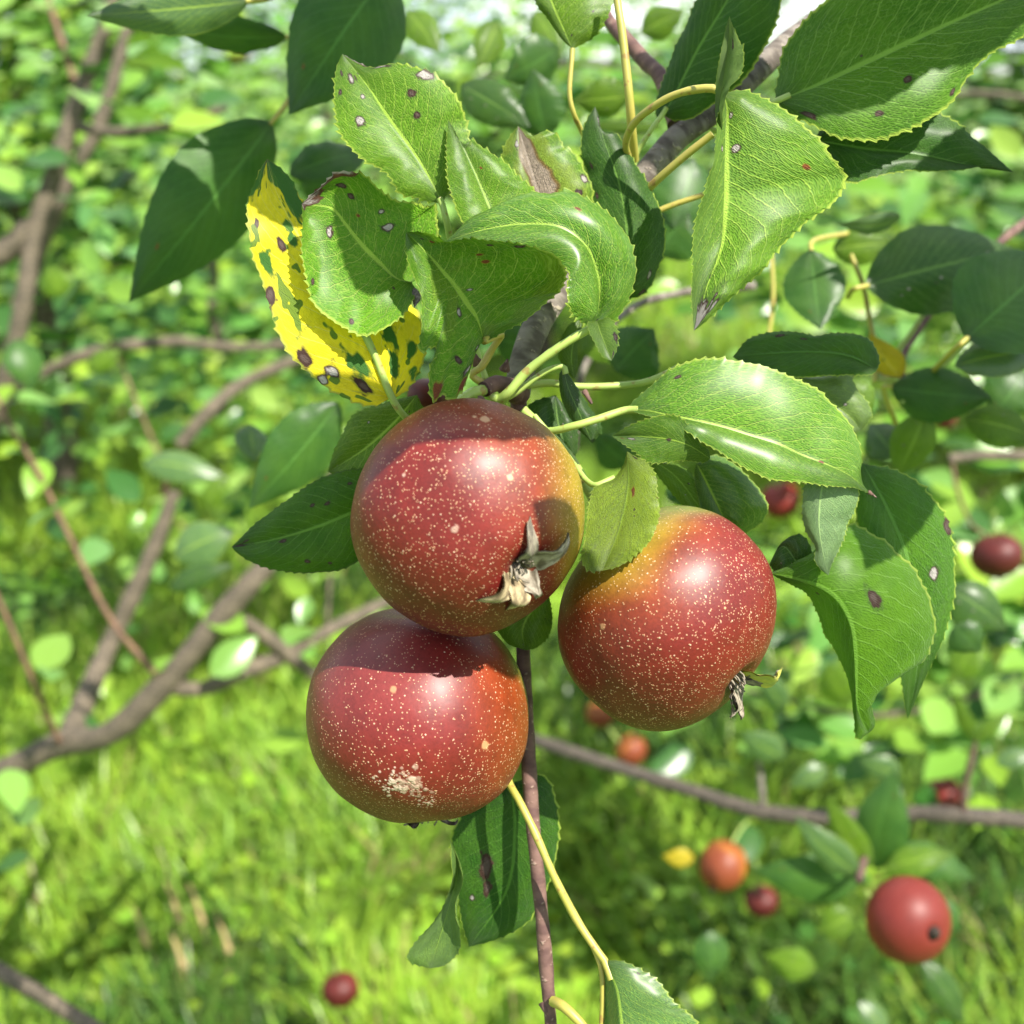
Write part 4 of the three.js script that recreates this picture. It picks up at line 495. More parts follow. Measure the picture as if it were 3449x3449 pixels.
{
  const r = rng(5), blades = [];
  for (let k = 0; k < 7; k++) {
    const a = r() * 6.28, b = a + 1.57, len = 0.075 + 0.11 * r(), lean = 0.25 + 0.6 * r(), ox = (r() - 0.5) * 0.04, oz = (r() - 0.5) * 0.04;
    blades.push(strip([0, 0.35, 0.7, 1].map((t) => [ox + Math.cos(a) * lean * len * t * t, len * t * (1 - 0.3 * lean * t), oz + Math.sin(a) * lean * len * t * t, Math.cos(b), Math.sin(b)]), (t) => 0.0042 * (1 - t * t * 0.95)));
  }
  const grassGeo = mergeGeometries(blades), leaflets = [];
  for (let k = 0; k < 5; k++) {
    const a = k * 1.256 + r() * 0.7, hgt = 0.03 + 0.06 * r(), ox = Math.cos(a) * 0.022 * (0.6 + r()), oz = Math.sin(a) * 0.022 * (0.6 + r()), d2 = r() * 6.28, l = 0.016 + 0.013 * r(), tilt = (r() - 0.3) * 0.8;
    leaflets.push(strip([0, 0.3, 0.65, 0.9, 1].map((t) => [ox + Math.cos(d2) * l * t, hgt + l * t * tilt * (1 - 0.5 * t), oz + Math.sin(d2) * l * t, -Math.sin(d2), Math.cos(d2)]), (t) => l * 0.42 * Math.sqrt(Math.max(0.02, Math.sin(Math.PI * Math.pow(t * 0.97 + 0.02, 0.8))))));
  }
  const leafGeo = mergeGeometries(leaflets), gl = [], cl = [], gc = [], cc = [], e = new THREE.Euler(), q = new THREE.Quaternion(), p = new THREE.Vector3(), s = new THREE.Vector3();
  const spot = () => { const d = 0.8 * Math.pow(13 / 0.8, Math.pow(r(), 0.92)), a = (r() - 0.5) * 1.25; return p.set(Math.sin(a) * d, 0, -Math.cos(a) * d); };
  for (let i = 0; i < 34000; i++) { spot(); const f = fbm(p.x * 1.6, p.z * 1.6, 200, 3); if (f < 0.36) continue; const k = (0.6 + 0.8 * r()) * (0.6 + 0.8 * f); gl.push(new THREE.Matrix4().compose(p, q.setFromEuler(e.set((r() - 0.5) * 0.4, r() * 6.28, (r() - 0.5) * 0.4)), s.set(k, k, k))); const y = fbm(p.x * 2.3, p.z * 2.3, 210, 3); if (fbm(p.x * 2.7 + 70, p.z * 2.7, 240, 3) > 0.61) { gc.push([0.05 + 0.03 * r(), 0.12 + 0.05 * r(), 0.015]); continue; } gc.push(r() < 0.05 ? [0.30, 0.24, 0.10] : [0.15 + 0.16 * y + 0.05 * r(), 0.28 + 0.20 * y + 0.06 * r(), 0.024 + 0.02 * r()]); }  // dark green patches tinted in, partly for shadows hidden between clumps
  for (let i = 0; i < 26000; i++) { spot(); const f = fbm(p.x * 2.1 + 40, p.z * 2.1, 220, 3), k = (0.4 + 1.1 * r() * r()) * (0.6 + 0.8 * f); p.y = -0.005 + 0.02 * r(); cl.push(new THREE.Matrix4().compose(p, q.setFromEuler(e.set((r() - 0.5) * 0.5, r() * 6.28, (r() - 0.5) * 0.5)), s.set(k, k * 1.2, k))); const y = f; if (fbm(p.x * 3.1 + 9, p.z * 3.1, 230, 3) > 0.56) { cc.push([0.035 + 0.02 * r(), 0.11 + 0.04 * r(), 0.012]); continue; } cc.push([0.13 + 0.17 * y + 0.05 * r(), 0.27 + 0.20 * y + 0.06 * r(), 0.020 + 0.02 * r()]); }  // darker clover patches, likewise tinted partly in place of hidden shadows
  const mea = new THREE.Group(); mea.name = 'grass'; mea.userData = { kind: 'stuff', label: 'bright sunlit meadow grass and clover below the branches', category: 'grass' }; scene.add(mea);
  scatter('grass_blades', grassGeo, foliageMat(0.4, 0.4, 0.3), mea, gl, (i) => gc[i]);
  scatter('clover_leaves', leafGeo, foliageMat(0.4, 0.7, 0.27), mea, cl, (i) => cc[i]);
}
// broad weeds standing in the meadow
{
  const r = rng(15), lv = [];
  for (let k = 0; k < 9; k++) { const a = k / 9 * 6.28 + r() * 0.5, l = 0.09 + 0.07 * r(), up = 0.3 + 0.9 * r(); lv.push(strip([0, 0.25, 0.5, 0.75, 1].map((t) => [Math.cos(a) * l * t, 0.01 + l * up * t * (1 - 0.5 * t), Math.sin(a) * l * t, -Math.sin(a), Math.cos(a)]), (t) => l * 0.24 * Math.sin(Math.PI * Math.min(0.98, 0.08 + 0.9 * t)))); }
  const geo = mergeGeometries(lv);
  const list = [];
  for (let i = 0; i < 900; i++) { const d = 1.0 + 4.5 * Math.pow(r(), 1.4), a = (r() - 0.5) * 1.05, k = 0.3 + 0.75 * r() * r(); list.push(new THREE.Matrix4().compose(new THREE.Vector3(Math.sin(a) * d, 0, -Math.cos(a) * d), new THREE.Quaternion().setFromEuler(new THREE.Euler(0, r() * 6.28, 0)), new THREE.Vector3(k, k, k))); }
  const m = new THREE.InstancedMesh(geo, foliageMat(0.33, 0.7, 0.3), list.length); const wc = new THREE.Color(); list.forEach((x, i) => { m.setMatrixAt(i, x); const k = r(); m.setColorAt(i, k < 0.45 ? wc.setRGB(0.03 + 0.02 * r(), 0.10, 0.012) : k < 0.55 ? wc.setRGB(0.06, 0.14, 0.06) : wc.setRGB(0.09 + 0.08 * r(), 0.20 + 0.08 * r(), 0.01)); }); m.name = 'weeds'; m.castShadow = m.receiveShadow = true; m.userData = { kind: 'stuff', label: 'broad-leaved weeds scattered through the meadow grass', category: 'weeds' }; scene.add(m);
  // dry grass heads at the lower left
  [[330, 1880], [375, 1850], [405, 1875], [350, 1920], [420, 1910]].forEach(([x, y], i) => {
    const b = groundAt(x, y + 40), t = thing('dry_grass_stalk', ['straw-coloured grass head leaning left in the lower left meadow', 'tallest straw-coloured grass head in the lower left meadow', 'straw-coloured grass head right of the tallest one in the meadow', 'short straw-coloured grass head near the bottom edge', 'straw-coloured grass head furthest right in its tuft'][i], 'grass stalk', b, 'dry grass heads at the lower left');
    const top = b.clone().add(new THREE.Vector3(-0.02 + 0.012 * i, 0.15 + 0.02 * (i % 3), 0.01));
    const m = new THREE.MeshStandardMaterial({ color: new THREE.Color().setRGB(0.42, 0.30, 0.14), roughness: 0.9 });
    part(t, 'stalk', tubeGeo([b.clone(), b.clone().lerp(top, 0.5).add(new THREE.Vector3(0.004, 0, 0)), top], 0.0012, 0.001, { seg: 10, rad: 5 }), m);
    part(t, 'seed_head', tubeGeo([top, top.clone().add(new THREE.Vector3(-0.004, 0.03, 0)), top.clone().add(new THREE.Vector3(-0.012, 0.07, 0))], 0.006, 0.001, { seg: 14, rad: 7, knob: 0.6, seed: i }), m);
  });
}
function groundAt(x, y) { const d = at(x * S, y * S, 1).sub(CAM); return CAM.clone().addScaledVector(d, -CAM.y / d.y); }

// ---------------------------------------------------------------- blurred leaves, one by one (pixels of a 1932-wide view, distances in metres)
function far(parent, x0, y0, D0, x1, y1, D1, width, mat, { fold = 0.25, sag = 0.12, roll = 0, label, teeth = 14, petiole } = {}) {
  const b = Q(x0, y0, D0), t = Q(x1, y1, D1), ax = t.clone().sub(b), len = ax.length(), mid = b.clone().lerp(t, 0.5), view = mid.clone().sub(CAM).normalize();
  const side = new THREE.Vector3().crossVectors(ax, view).normalize(), up = new THREE.Vector3().crossVectors(side, ax).normalize(), hw = width * S * K * (D0 + D1) / 4;
  const sd = side.clone().multiplyScalar(Math.cos(roll)).addScaledVector(up, Math.sin(roll)), nn = up.clone().multiplyScalar(Math.cos(roll)).addScaledVector(side, -Math.sin(roll));
  const M = (s) => b.clone().lerp(t, s).addScaledVector(nn, -len * sag * 4 * s * (1 - s)), E = (s, w, k) => M(s).addScaledVector(sd, k * hw * w).addScaledVector(nn, hw * w * fold);
  const side2 = (k) => [b, E(0.08, 0.45, k), E(0.28, 0.95, k), E(0.48, 1, k), E(0.72, 0.66, k), E(0.9, 0.24, k), t];
  const m = part(parent, 'leaf', bladeGeo([b, M(0.3), M(0.6), t], side2(1), side2(-1), { teeth, amp: 0.4, nw: 4, sub: 4, bulge: [1, 1], seed: Math.round(x0) }), mat, label);
  if (petiole) part(m, 'petiole', tubeGeo([b.clone().lerp(t, 0.02), b.clone().addScaledVector(ax, -0.06), Q(...petiole)], 0.0009, 0.0011, { seg: 16, rad: 6 }), M_YSTALK);
  return m;
}
const GLOSS = leafMat(leafMap(VEN[2], { base: [0.06, 0.15, 0.045], seed: 111 }), VEN[2], { coat: 1, coatR: 0.38 });
const BLUISH = leafMat(leafMap(VEN[1], { base: [0.045, 0.128, 0.012], seed: 112, rimW: 0.008, rim: [0.05, 0.13, 0.04], vein: [0.07, 0.17, 0.03], fineAmt: 0.4, spots: [[0.7, 0.75, 0.06, 2]] }), VEN[1], { coat: 0.5, coatR: 0.40, trans: 0.28 });
const lim = (o, name, pts, r0, r1, mat, seed) => part(o, name, tubeGeo(pts.map(([x, y, D]) => Q(x, y, D)), r0 / 1000, r1 / 1000, { seg: 40, rad: 12, knob: 0.18, seed }), mat);

{ // upper left: a twig whose blurred leaves hang into the frame
  const b = thing('leafy_branch', 'twig at the upper left carrying four large blurred leaves', 'branch', Q(640, -140, 0.40));
  lim(b, 'twig', [[900, -260, 0.40], [760, -170, 0.40], [640, -110, 0.40], [540, -60, 0.40]], 2.4, 1.4, M_TWIG, 3);
  far(b, 515, 228, 0.41, 243, 570, 0.395, 185, BLUISH, { fold: 0.3, sag: 0.03, roll: 0.25, label: 'long dark leaf pointing down left with a sunlit band', petiole: [600, 110, 0.42] });
  far(b, 735, -60, 0.38, 545, 217, 0.37, 200, BLUISH, { fold: 0.15, sag: 0.05, roll: -0.2, label: 'dark leaf hanging from the top edge', petiole: [760, -150, 0.4] });
  far(b, 470, 2, 0.36, 163, 30, 0.35, 92, GLOSS, { fold: 0.25, sag: -0.06, roll: -0.1, label: 'shining pale leaf lying along the top edge', petiole: [550, -20, 0.4] });
  far(b, 545, 70, 0.40, 290, 30, 0.41, 70, BLUISH, { fold: 0.3, roll: 0.5, label: 'dark leaf under the shining one at the top edge', petiole: [560, 60, 0.41] });
  far(b, 640, 360, 0.43, 560, 320, 0.43, 90, BLUISH, { roll: 0.3 }); far(b, 545, 330, 0.40, 700, 290, 0.42, 80, BLUISH, { roll: 0.4 });
  const unseenTwigLeaf = (x, y, D, t, len, ang) => { const c = Q(x, y, D).addScaledVector(SUN, t), e1 = new THREE.Vector3().crossVectors(SUN, UPV).normalize(), e2 = new THREE.Vector3().crossVectors(e1, SUN).normalize(), q = (a, k) => c.clone().addScaledVector(e1, (a * Math.cos(ang) - k * Math.sin(ang)) * len).addScaledVector(e2, (a * Math.sin(ang) + k * Math.cos(ang)) * len); const b0 = q(-1, 0), t0 = q(1, 0); part(b, 'leaf', bladeGeo([b0, q(-0.4, 0), q(0.3, 0), t0], [b0, q(-0.6, 0.4), q(0, 0.5), q(0.5, 0.35), t0], [b0, q(-0.6, -0.4), q(0, -0.5), q(0.5, -0.35), t0], { teeth: 12, nw: 4 }), GEN[1]); };  // out of view, placed to shade the blurred leaves of this twig
  unseenTwigLeaf(640, 90, 0.375, 0.16, 0.055, 1.0); unseenTwigLeaf(300, 500, 0.40, 0.17, 0.045, 0.9); unseenTwigLeaf(440, 250, 0.41, 0.2, 0.024, 0.2);
}
{ // right: blurred leaves of the next shoot
  const b = thing('leafy_branch', 'shoot at the right edge with blurred green and yellow leaves', 'branch', Q(1700, 560, 0.42));
  lim(b, 'twig', [[2040, 340, 0.50], [1860, 480, 0.47], [1740, 610, 0.45], [1700, 700, 0.44], [1745, 800, 0.44], [1740, 860, 0.45]], 2.2, 1.2, M_TWIG, 4);
  far(b, 1632, 540, 0.40, 1915, 470, 0.43, 165, GEN[1], { fold: 0.15, sag: 0.05, roll: 0.15, label: 'blurred dark leaf pointing right at the right edge', petiole: [1600, 560, 0.42] });
  far(b, 1822, 640, 0.38, 2000, 480, 0.40, 210, BLUISH, { fold: 0.12, sag: 0.05, label: 'large dark leaf cut by the right edge', petiole: [1760, 700, 0.42] });
  far(b, 1680, 730, 0.42, 1872, 750, 0.40, 105, BLUISH, { fold: 0.3, sag: -0.1, roll: 0.2, label: 'dark oval leaf below the yellow scrap', petiole: [1690, 800, 0.44] });
  far(b, 1700, 712, 0.42, 1640, 628, 0.41, 56, GEN[3], { fold: 0.3, roll: 0.3, label: 'small bright yellow leaf' });
  far(b, 1800, 690, 0.39, 1975, 668, 0.40, 78, GLOSS, { fold: 0.25, roll: 0.4, label: 'pale shining leaf cut by the right edge' });
  far(b, 1530, 470, 0.41, 1548, 622, 0.40, 112, BLUISH, { fold: 0.15, sag: -0.06, roll: 0.1, label: 'blurred leaf hanging behind the big folded one', petiole: [1600, 440, 0.45] });
  far(b, 1700, 410, 0.40, 1580, 422, 0.39, 44, GLOSS, { roll: 0.6, label: 'white-shining leaf tip' });
  far(b, 1570, 470, 0.45, 1690, 460, 0.45, 70, GEN[0], { roll: 0.2 });
  far(b, 1820, 790, 0.42, 1960, 830, 0.42, 80, GEN[0], { roll: 0.4 }); far(b, 1745, 780, 0.42, 1690, 900, 0.43, 80, GEN[2], { roll: 0.2 }); far(b, 1580, 720, 0.38, 1640, 800, 0.38, 90, GEN[2], { roll: 0.2 });
  far(b, 1932, 700, 0.44, 1870, 790, 0.44, 100, BLUISH, { roll: 0.2 }); far(b, 1690, 860, 0.44, 1640, 800, 0.46, 70, GEN[1], {}); far(b, 1800, 1180, 0.46, 1850, 1230, 0.46, 70, BLUISH, {}); far(b, 1790, 1110, 0.5, 1900, 1190, 0.5, 90, GEN[1], { roll: 0.3 });
  for (const [x0, y0, x1, y1, D, m] of [[1605, 480, 1640, 600, 0.42, M_YSTALK], [1640, 600, 1650, 720, 0.42, M_YSTALK], [1670, 690, 1760, 560, 0.43, M_STALK], [1840, 630, 1700, 760, 0.42, M_STALK], [1455, 480, 1450, 640, 0.46, M_YSTALK]]) part(b, 'petiole', tubeGeo([Q(x0, y0, D), Q((x0 + x1) / 2 + 6, (y0 + y1) / 2, D), Q(x1, y1, D)], 0.0010, 0.0010, { seg: 14, rad: 7 }), m);
}
{ // behind the fruit: leaves of the same spur, further back
  const b = thing('leafy_branch', 'blurred shoot behind the large pears, its dark leaves showing between them', 'branch', Q(1150, 620, 0.44));
  lim(b, 'twig', [[1420, 540, 0.52], [1300, 550, 0.50], [1180, 590, 0.47], [1100, 700, 0.46], [1085, 850, 0.48]], 2.2, 1.2, M_BARK, 6);
  for (const [x0, y0, x1, y1, D, w, m, o] of [[1160, 700, 1235, 620, 0.40, 120, BLUISH], [1010, 650, 930, 640, 0.40, 90, BLUISH], [870, 160, 1000, 240, 0.44, 80, GEN[1]], [1055, 90, 950, 150, 0.46, 90, BLUISH], [1030, 260, 1005, 130, 0.45, 90, BLUISH], [1190, 180, 1080, 190, 0.42, 70, GEN[0]], [1310, 300, 1270, 430, 0.44, 130, BLUISH], [1240, 480, 1300, 400, 0.44, 110, BLUISH], [1250, 240, 1100, 235, 0.46, 26, GEN[2]],
    [640, 760, 470, 960, 0.42, 120, BLUISH, { label: 'dark blurred leaf left of the upper pear' }], [560, 870, 640, 770, 0.44, 90, GLOSS], [470, 800, 480, 870, 0.48, 60, GLOSS], [1100, 620, 1170, 690, 0.42, 60, GEN[0]], [1190, 880, 1120, 820, 0.44, 70, BLUISH], [1060, 780, 1020, 830, 0.40, 70, GEN[1]], [1270, 900, 1310, 960, 0.42, 60, BLUISH],
    [940, 40, 900, 130, 0.5, 60, GEN[0]], [1010, 20, 1060, 110, 0.5, 60, GEN[2]], [1210, 60, 1290, 20, 0.5, 60, GEN[0]], [770, 20, 830, 100, 0.5, 60, GEN[2]]]) far(b, x0, y0, D, x1, y1, D * 0.99, w, m, { roll: 0.2, sag: 0.06, ...(o || {}) });
}
// ---------------------------------------------------------------- leaf clouds for trees
const rl = rng(33), LEAFQ = (() => { const f = (x) => new THREE.Vector3(...x), M = [[0, 0, 0], [0, 0.012, 0.33], [0, 0.008, 0.66], [0, -0.03, 1]].map(f), side = (k) => [[0, 0, 0], [0.16 * k, 0.05, 0.1], [0.29 * k, 0.10, 0.35], [0.2 * k, 0.05, 0.72], [0, -0.03, 1]].map(f); return lowLeaf(M, side(1), side(-1)); })();
function lowLeaf(M, L, R) { const n = 6, m = rail(M, n), l = rail(L, n), r = rail(R, n), pos = [], idx = []; for (let i = 0; i <= n; i++) { pos.push(...l[i].toArray(), ...m[i].toArray(), ...r[i].toArray()); if (i) { const k = i * 3; for (const c of [0, 1]) idx.push(k - 3 + c, k + c, k - 2 + c, k - 2 + c, k + c, k + 1 + c); } } const g = new THREE.BufferGeometry(); g.setAttribute('position', new THREE.Float32BufferAttribute(pos, 3)); g.setIndex(idx); g.computeVertexNormals(); return g; }
const M_CROWN = foliageMat(0.42, 0.75, 0.28);
function leafMatrix(p, size, r) { const q = new THREE.Quaternion().setFromEuler(new THREE.Euler((r() - 0.35) * 1.5, r() * 6.28, (r() - 0.5) * 1.2)); return new THREE.Matrix4().compose(p, q, new THREE.Vector3(size, size, size)); }
function inView(n, x0, x1, y0, y1, d0, d1, size, r) { return Array.from({ length: n }, () => leafMatrix(Q(lerp(x0, x1, r()), lerp(y0, y1, r()), lerp(d0, d1, r())), size * (0.7 + 0.6 * r()), r)); }
const crownTint = (r) => { const k = r(); return k < 0.2 ? [0.035, 0.10 + 0.03 * r(), 0.015] : [0.09 + 0.17 * k * k + 0.03 * r(), 0.19 + 0.21 * k + 0.03 * r(), 0.02 + 0.05 * r()]; };
function alongLimbs(limbs, n, spread, size, r) { const out = []; for (let i = 0; i < n; i++) { const l = limbs[Math.floor(r() * limbs.length)], t = r() * (l.length - 1), k = Math.min(l.length - 2, Math.floor(t)), p = l[k].clone().lerp(l[k + 1], t - k); const v = new THREE.Vector3(r() + r() - 1, r() + r() - 1, r() + r() - 1).multiplyScalar(spread); out.push(leafMatrix(p.add(v), size * (0.7 + 0.6 * r()), r)); } return out; }

{ // the near tree at the left: bare grey limbs
  const b = thing('pear_tree', 'nearby pear tree at the left with bare grey limbs and red twigs', 'tree', groundAt(-150, 1700));
  const ground = groundAt(-150, 1700), up = Q(-80, 1500, 1.15);
  part(b, 'trunk', tubeGeo([ground.clone().add(new THREE.Vector3(0, -0.02, 0)), ground.clone().lerp(up, 0.5).add(new THREE.Vector3(0.03, 0, 0)), up], 0.045, 0.03, { seg: 24, rad: 14, knob: 0.2 }), M_FARBARK);
  const L = [];
  const limb = (n, pts, a, c, m, s) => { L.push(pts.map(([x, y, D]) => Q(x, y, D))); return lim(b, n, pts, a, c, m, s); };
  limb('limb', [[-80, 1500, 1.15], [20, 1450, 1.1], [110, 1405, 1.08], [205, 1385, 1.05], [310, 1290, 1.03], [420, 1160, 1.02], [495, 1075, 1.02], [640, 900, 1.1]], 14.6, 9.4, M_FARBARK, 11);
  limb('limb', [[310, 1292, 1.03], [380, 1300, 1.04], [470, 1262, 1.06], [535, 1238, 1.08], [610, 1195, 1.12], [760, 1120, 1.2]], 8.3, 6.2, M_FARBARK, 12);
  limb('limb', [[450, 1165, 1.05], [500, 1200, 1.06], [560, 1248, 1.08], [620, 1290, 1.1], [720, 1350, 1.15]], 7.3, 5.8, M_FARBARK, 13);
  limb('limb', [[130, 1400, 1.08], [160, 1320, 1.15], [205, 1220, 1.2], [250, 1125, 1.2], [300, 1010, 1.2], [330, 925, 1.2]], 12.5, 7.3, M_FARBARK, 14);
  limb('limb', [[-60, 900, 1.25], [10, 720, 1.22], [45, 570, 1.2], [62, 450, 1.2], [105, 320, 1.2], [150, 180, 1.2], [195, 60, 1.2], [225, -60, 1.2]], 11.2, 8.0, M_FARBARK, 15);
  limb('limb', [[20, 620, 1.45], [85, 450, 1.42], [130, 340, 1.4], [185, 240, 1.4], [225, 110, 1.4], [260, -40, 1.4]], 10.4, 7.2, M_FARBARK, 16);
  limb('limb', [[150, 240, 1.2], [220, 250, 1.18], [290, 242, 1.16], [350, 232, 1.15], [430, 200, 1.15]], 6.2, 4.2, M_FARBARK, 17);
  limb('limb', [[30, 730, 1.3], [110, 690, 1.3], [180, 663, 1.3], [260, 650, 1.32], [340, 645, 1.35], [430, 655, 1.38], [540, 648, 1.4], [700, 600, 1.45]], 7.3, 5.2, M_FARBARK, 18);
  limb('limb', [[340, 840, 1.35], [395, 775, 1.35], [455, 725, 1.38], [530, 690, 1.4], [640, 650, 1.45]], 8.3, 6.2, M_FARBARK, 19);
  limb('limb', [[-60, 1800, 0.75], [20, 1845, 0.75], [90, 1885, 0.75], [190, 1950, 0.75]], 6.2, 5.2, M_FARBARK, 20);
  limb('limb', [[-40, 500, 1.2], [0, 480, 1.2], [60, 430, 1.2]], 14.6, 12.5, M_FARBARK, 27);
  limb('limb', [[395, 480, 1.9], [405, 530, 1.9], [400, 590, 1.9], [420, 660, 1.9]], 8.3, 9.4, M_FARBARK, 28);
  limb('twig', [[-20, 720, 0.95], [20, 805, 0.95], [60, 870, 0.96], [130, 1010, 0.98], [210, 1170, 1.0], [312, 1292, 1.03]], 2.0, 3.0, M_REDTWIG, 21);
  limb('twig', [[-40, 1050, 0.95], [10, 1160, 0.97], [60, 1280, 1.0], [112, 1400, 1.06]], 2.0, 3.0, M_REDTWIG, 22);
  limb('twig', [[75, -60, 1.3], [110, 60, 1.3], [140, 150, 1.3]], 3, 4, M_REDTWIG, 23);
  limb('twig', [[310, 930, 1.2], [318, 890, 1.18], [322, 860, 1.17]], 4, 2, M_REDTWIG, 24);
  limb('twig', [[620, 1300, 1.2], [618, 1180, 1.2], [625, 1060, 1.2]], 2.4, 2, M_FARBARK, 25);
  limb('twig', [[210, 640, 1.3], [250, 740, 1.3], [300, 860, 1.3]], 2, 1.6, M_REDTWIG, 26);
  for (const [x0, y0, x1, y1, D, w, m, o] of [[330, 1050, 445, 1000, 0.75, 90, GLOSS, { label: 'pale shining leaf beside the dark pointing leaf' }], [320, 1110, 440, 1065, 0.74, 44, GEN[1], { label: 'dark lower edge leaf of the pale shining one' }], [270, 870, 430, 905, 0.9, 60, GLOSS, { label: 'pale blurred leaf above the rising limb' }], [390, 960, 420, 895, 0.85, 40, GEN[2]], [30, 640, 60, 740, 0.9, 70, BLUISH], [165, 700, 230, 660, 1.0, 40, GEN[0]], [120, 560, 90, 500, 1.0, 60, GEN[0]]]) far(b, x0, y0, D, x1, y1, D, w, m, { roll: 0.3, ...(o || {}) });
  const r = rng(64);
  scatter('foliage', LEAFQ, M_CROWN, b, [...alongLimbs(L.slice(4, 7), 90, 0.12, 0.045, r), ...alongLimbs(L.slice(12, 18), 26, 0.06, 0.045, r), ...alongLimbs(L.slice(0, 4), 12, 0.10, 0.045, r)], () => crownTint(r));
  scatter('foliage', LEAFQ, M_CROWN, b, alongLimbs(L.slice(4, 7).map((l) => l.map((q) => q.clone().addScaledVector(FWD, 0.75))), 1100, 0.5, 0.05, r), () => crownTint(r));
}
{ // the low branch at the lower right
  const b = thing('fruiting_branch', 'dark low branch running across the lower right behind the large pears', 'branch', Q(1700, 1535, 0.9)), L = [];
  const limb = (n, pts, a, c, m, s) => { L.push(pts.map(([x, y, D]) => Q(x, y, D))); return lim(b, n, pts, a, c, m, s); };
  limb('limb', [[2080, 1560, 0.88], [1932, 1548, 0.88], [1810, 1538, 0.88], [1690, 1535, 0.9], [1560, 1542, 0.9], [1430, 1530, 0.92], [1300, 1490, 0.95], [1180, 1452, 0.98], [1080, 1420, 1.0], [960, 1380, 1.05]], 7.5, 5.5, barkMat([0.04, 0.032, 0.024], [0.085, 0.068, 0.05], [0.15, 0.11, 0.08], 2), 31);
  limb('twig', [[1440, 1532, 0.92], [1436, 1480, 0.92], [1432, 1430, 0.92]], 3, 2, M_BARK, 32); limb('twig', [[1815, 1540, 0.88], [1822, 1480, 0.87], [1840, 1400, 0.86]], 3, 2, M_TWIG, 33);
  limb('twig', [[1700, 1540, 0.88], [1640, 1600, 0.75], [1620, 1660, 0.66]], 3, 2.4, M_TWIG, 34);
  for (const [x0, y0, x1, y1, D, w, m, o] of [[1630, 1660, 1420, 1640, 0.7, 90, BLUISH, { label: 'dark leaf stretching left from the small round pear' }], [1620, 1650, 1500, 1540, 0.68, 62, GLOSS, { label: 'pale leaf rising left of the small round pear' }], [1640, 1640, 1560, 1500, 0.72, 60, GEN[2]], [1650, 1640, 1690, 1450, 0.74, 100, BLUISH, { label: 'dark leaf rising above the small round pear' }], [1670, 1640, 1800, 1610, 0.72, 56, GEN[0]], [1690, 1600, 1840, 1660, 0.75, 60, BLUISH], [1340, 1755, 1342, 1850, 0.7, 66, BLUISH, { label: 'small dark oval leaf hanging over the grass' }], [1740, 1810, 1820, 1932, 0.7, 56, GEN[1]], [1770, 1700, 1810, 1760, 0.72, 50, BLUISH], [1610, 1720, 1540, 1760, 0.7, 60, GEN[0]], [1310, 1620, 1250, 1615, 0.9, 36, GEN[3], { label: 'small yellow leaf beside the two-toned pear' }],
    [1480, 1430, 1400, 1380, 0.9, 60, GLOSS], [1600, 1330, 1560, 1250, 0.8, 70, GEN[2]], [1700, 1460, 1620, 1430, 0.85, 50, GLOSS], [1560, 1450, 1490, 1480, 0.9, 46, GLOSS], [1620, 1890, 1680, 1960, 0.7, 50, GLOSS], [1800, 1280, 1850, 1210, 0.8, 60, GEN[2]], [1540, 1830, 1440, 1800, 0.9, 60, GEN[2]], [1880, 1440, 1960, 1420, 0.8, 40, GLOSS], [1840, 1400, 1800, 1300, 0.86, 30, GEN[2]], [1842, 1400, 1910, 1340, 0.86, 24, GEN[2]], [1420, 1420, 1405, 1330, 0.92, 30, GEN[2]], [1150, 1300, 1220, 1350, 0.8, 50, GEN[0]], [1480, 1340, 1440, 1260, 0.9, 50, GLOSS]]) far(b, x0, y0, D, x1, y1, D, w, m, { roll: 0.3, ...(o || {}) });
}
{ // the crown of the next tree at the right, seen close
  const b = thing('pear_tree', 'next pear tree filling the background at the right with loose sunlit leaves', 'tree', groundAt(2500, 1500)), r = rng(71), L = [];
  const g0 = groundAt(2500, 1500), t0 = Q(2250, 300, 1.5);
  part(b, 'trunk', tubeGeo([g0.clone().setY(-0.02), g0.clone().lerp(t0, 0.5), t0], 0.035, 0.015, { seg: 20, rad: 10, knob: 0.2 }), M_FARBARK);
  for (const pts of [[[2300, 500, 1.5], [1950, 440, 1.4], [1700, 480, 1.35], [1420, 420, 1.4]], [[2280, 800, 1.5], [1950, 700, 1.3], [1700, 720, 1.25], [1480, 640, 1.3]], [[2250, 300, 1.5], [1900, 180, 1.5], [1500, 200, 1.55], [1100, 120, 1.6], [900, 150, 1.65]], [[2280, 1150, 1.5], [1980, 1080, 1.3], [1780, 1000, 1.25], [1600, 1020, 1.3]], [[2100, 1300, 1.3], [1900, 1300, 1.2], [1650, 1350, 1.2], [1400, 1300, 1.25]]]) { L.push(pts.map(([x, y, D]) => Q(x, y, D))); lim(b, 'limb', pts, 6, 2, M_FARBARK, pts[0][1]); }
  scatter('foliage', LEAFQ, M_CROWN, b, [...alongLimbs(L, 560, 0.17, 0.055, r), ...alongLimbs(L.slice(0, 2), 90, 0.12, 0.06, r), ...alongLimbs(L.slice(3), 60, 0.10, 0.055, r)], () => crownTint(r));
}
{ // a thin pale branch at the right
  const b = thing('bare_branch', 'thin pale bare branch at the right edge above a small pear', 'branch', Q(1932, 860, 0.95));
  lim(b, 'limb', [[2060, 850, 0.95], [1932, 860, 0.95], [1850, 860, 0.95], [1790, 866, 0.95]], 5, 4, M_FARBARK, 41); lim(b, 'twig', [[1795, 866, 0.95], [1805, 920, 0.95], [1830, 985, 0.97], [1860, 1010, 1.0]], 1.6, 1.4, M_REDTWIG, 42);
}
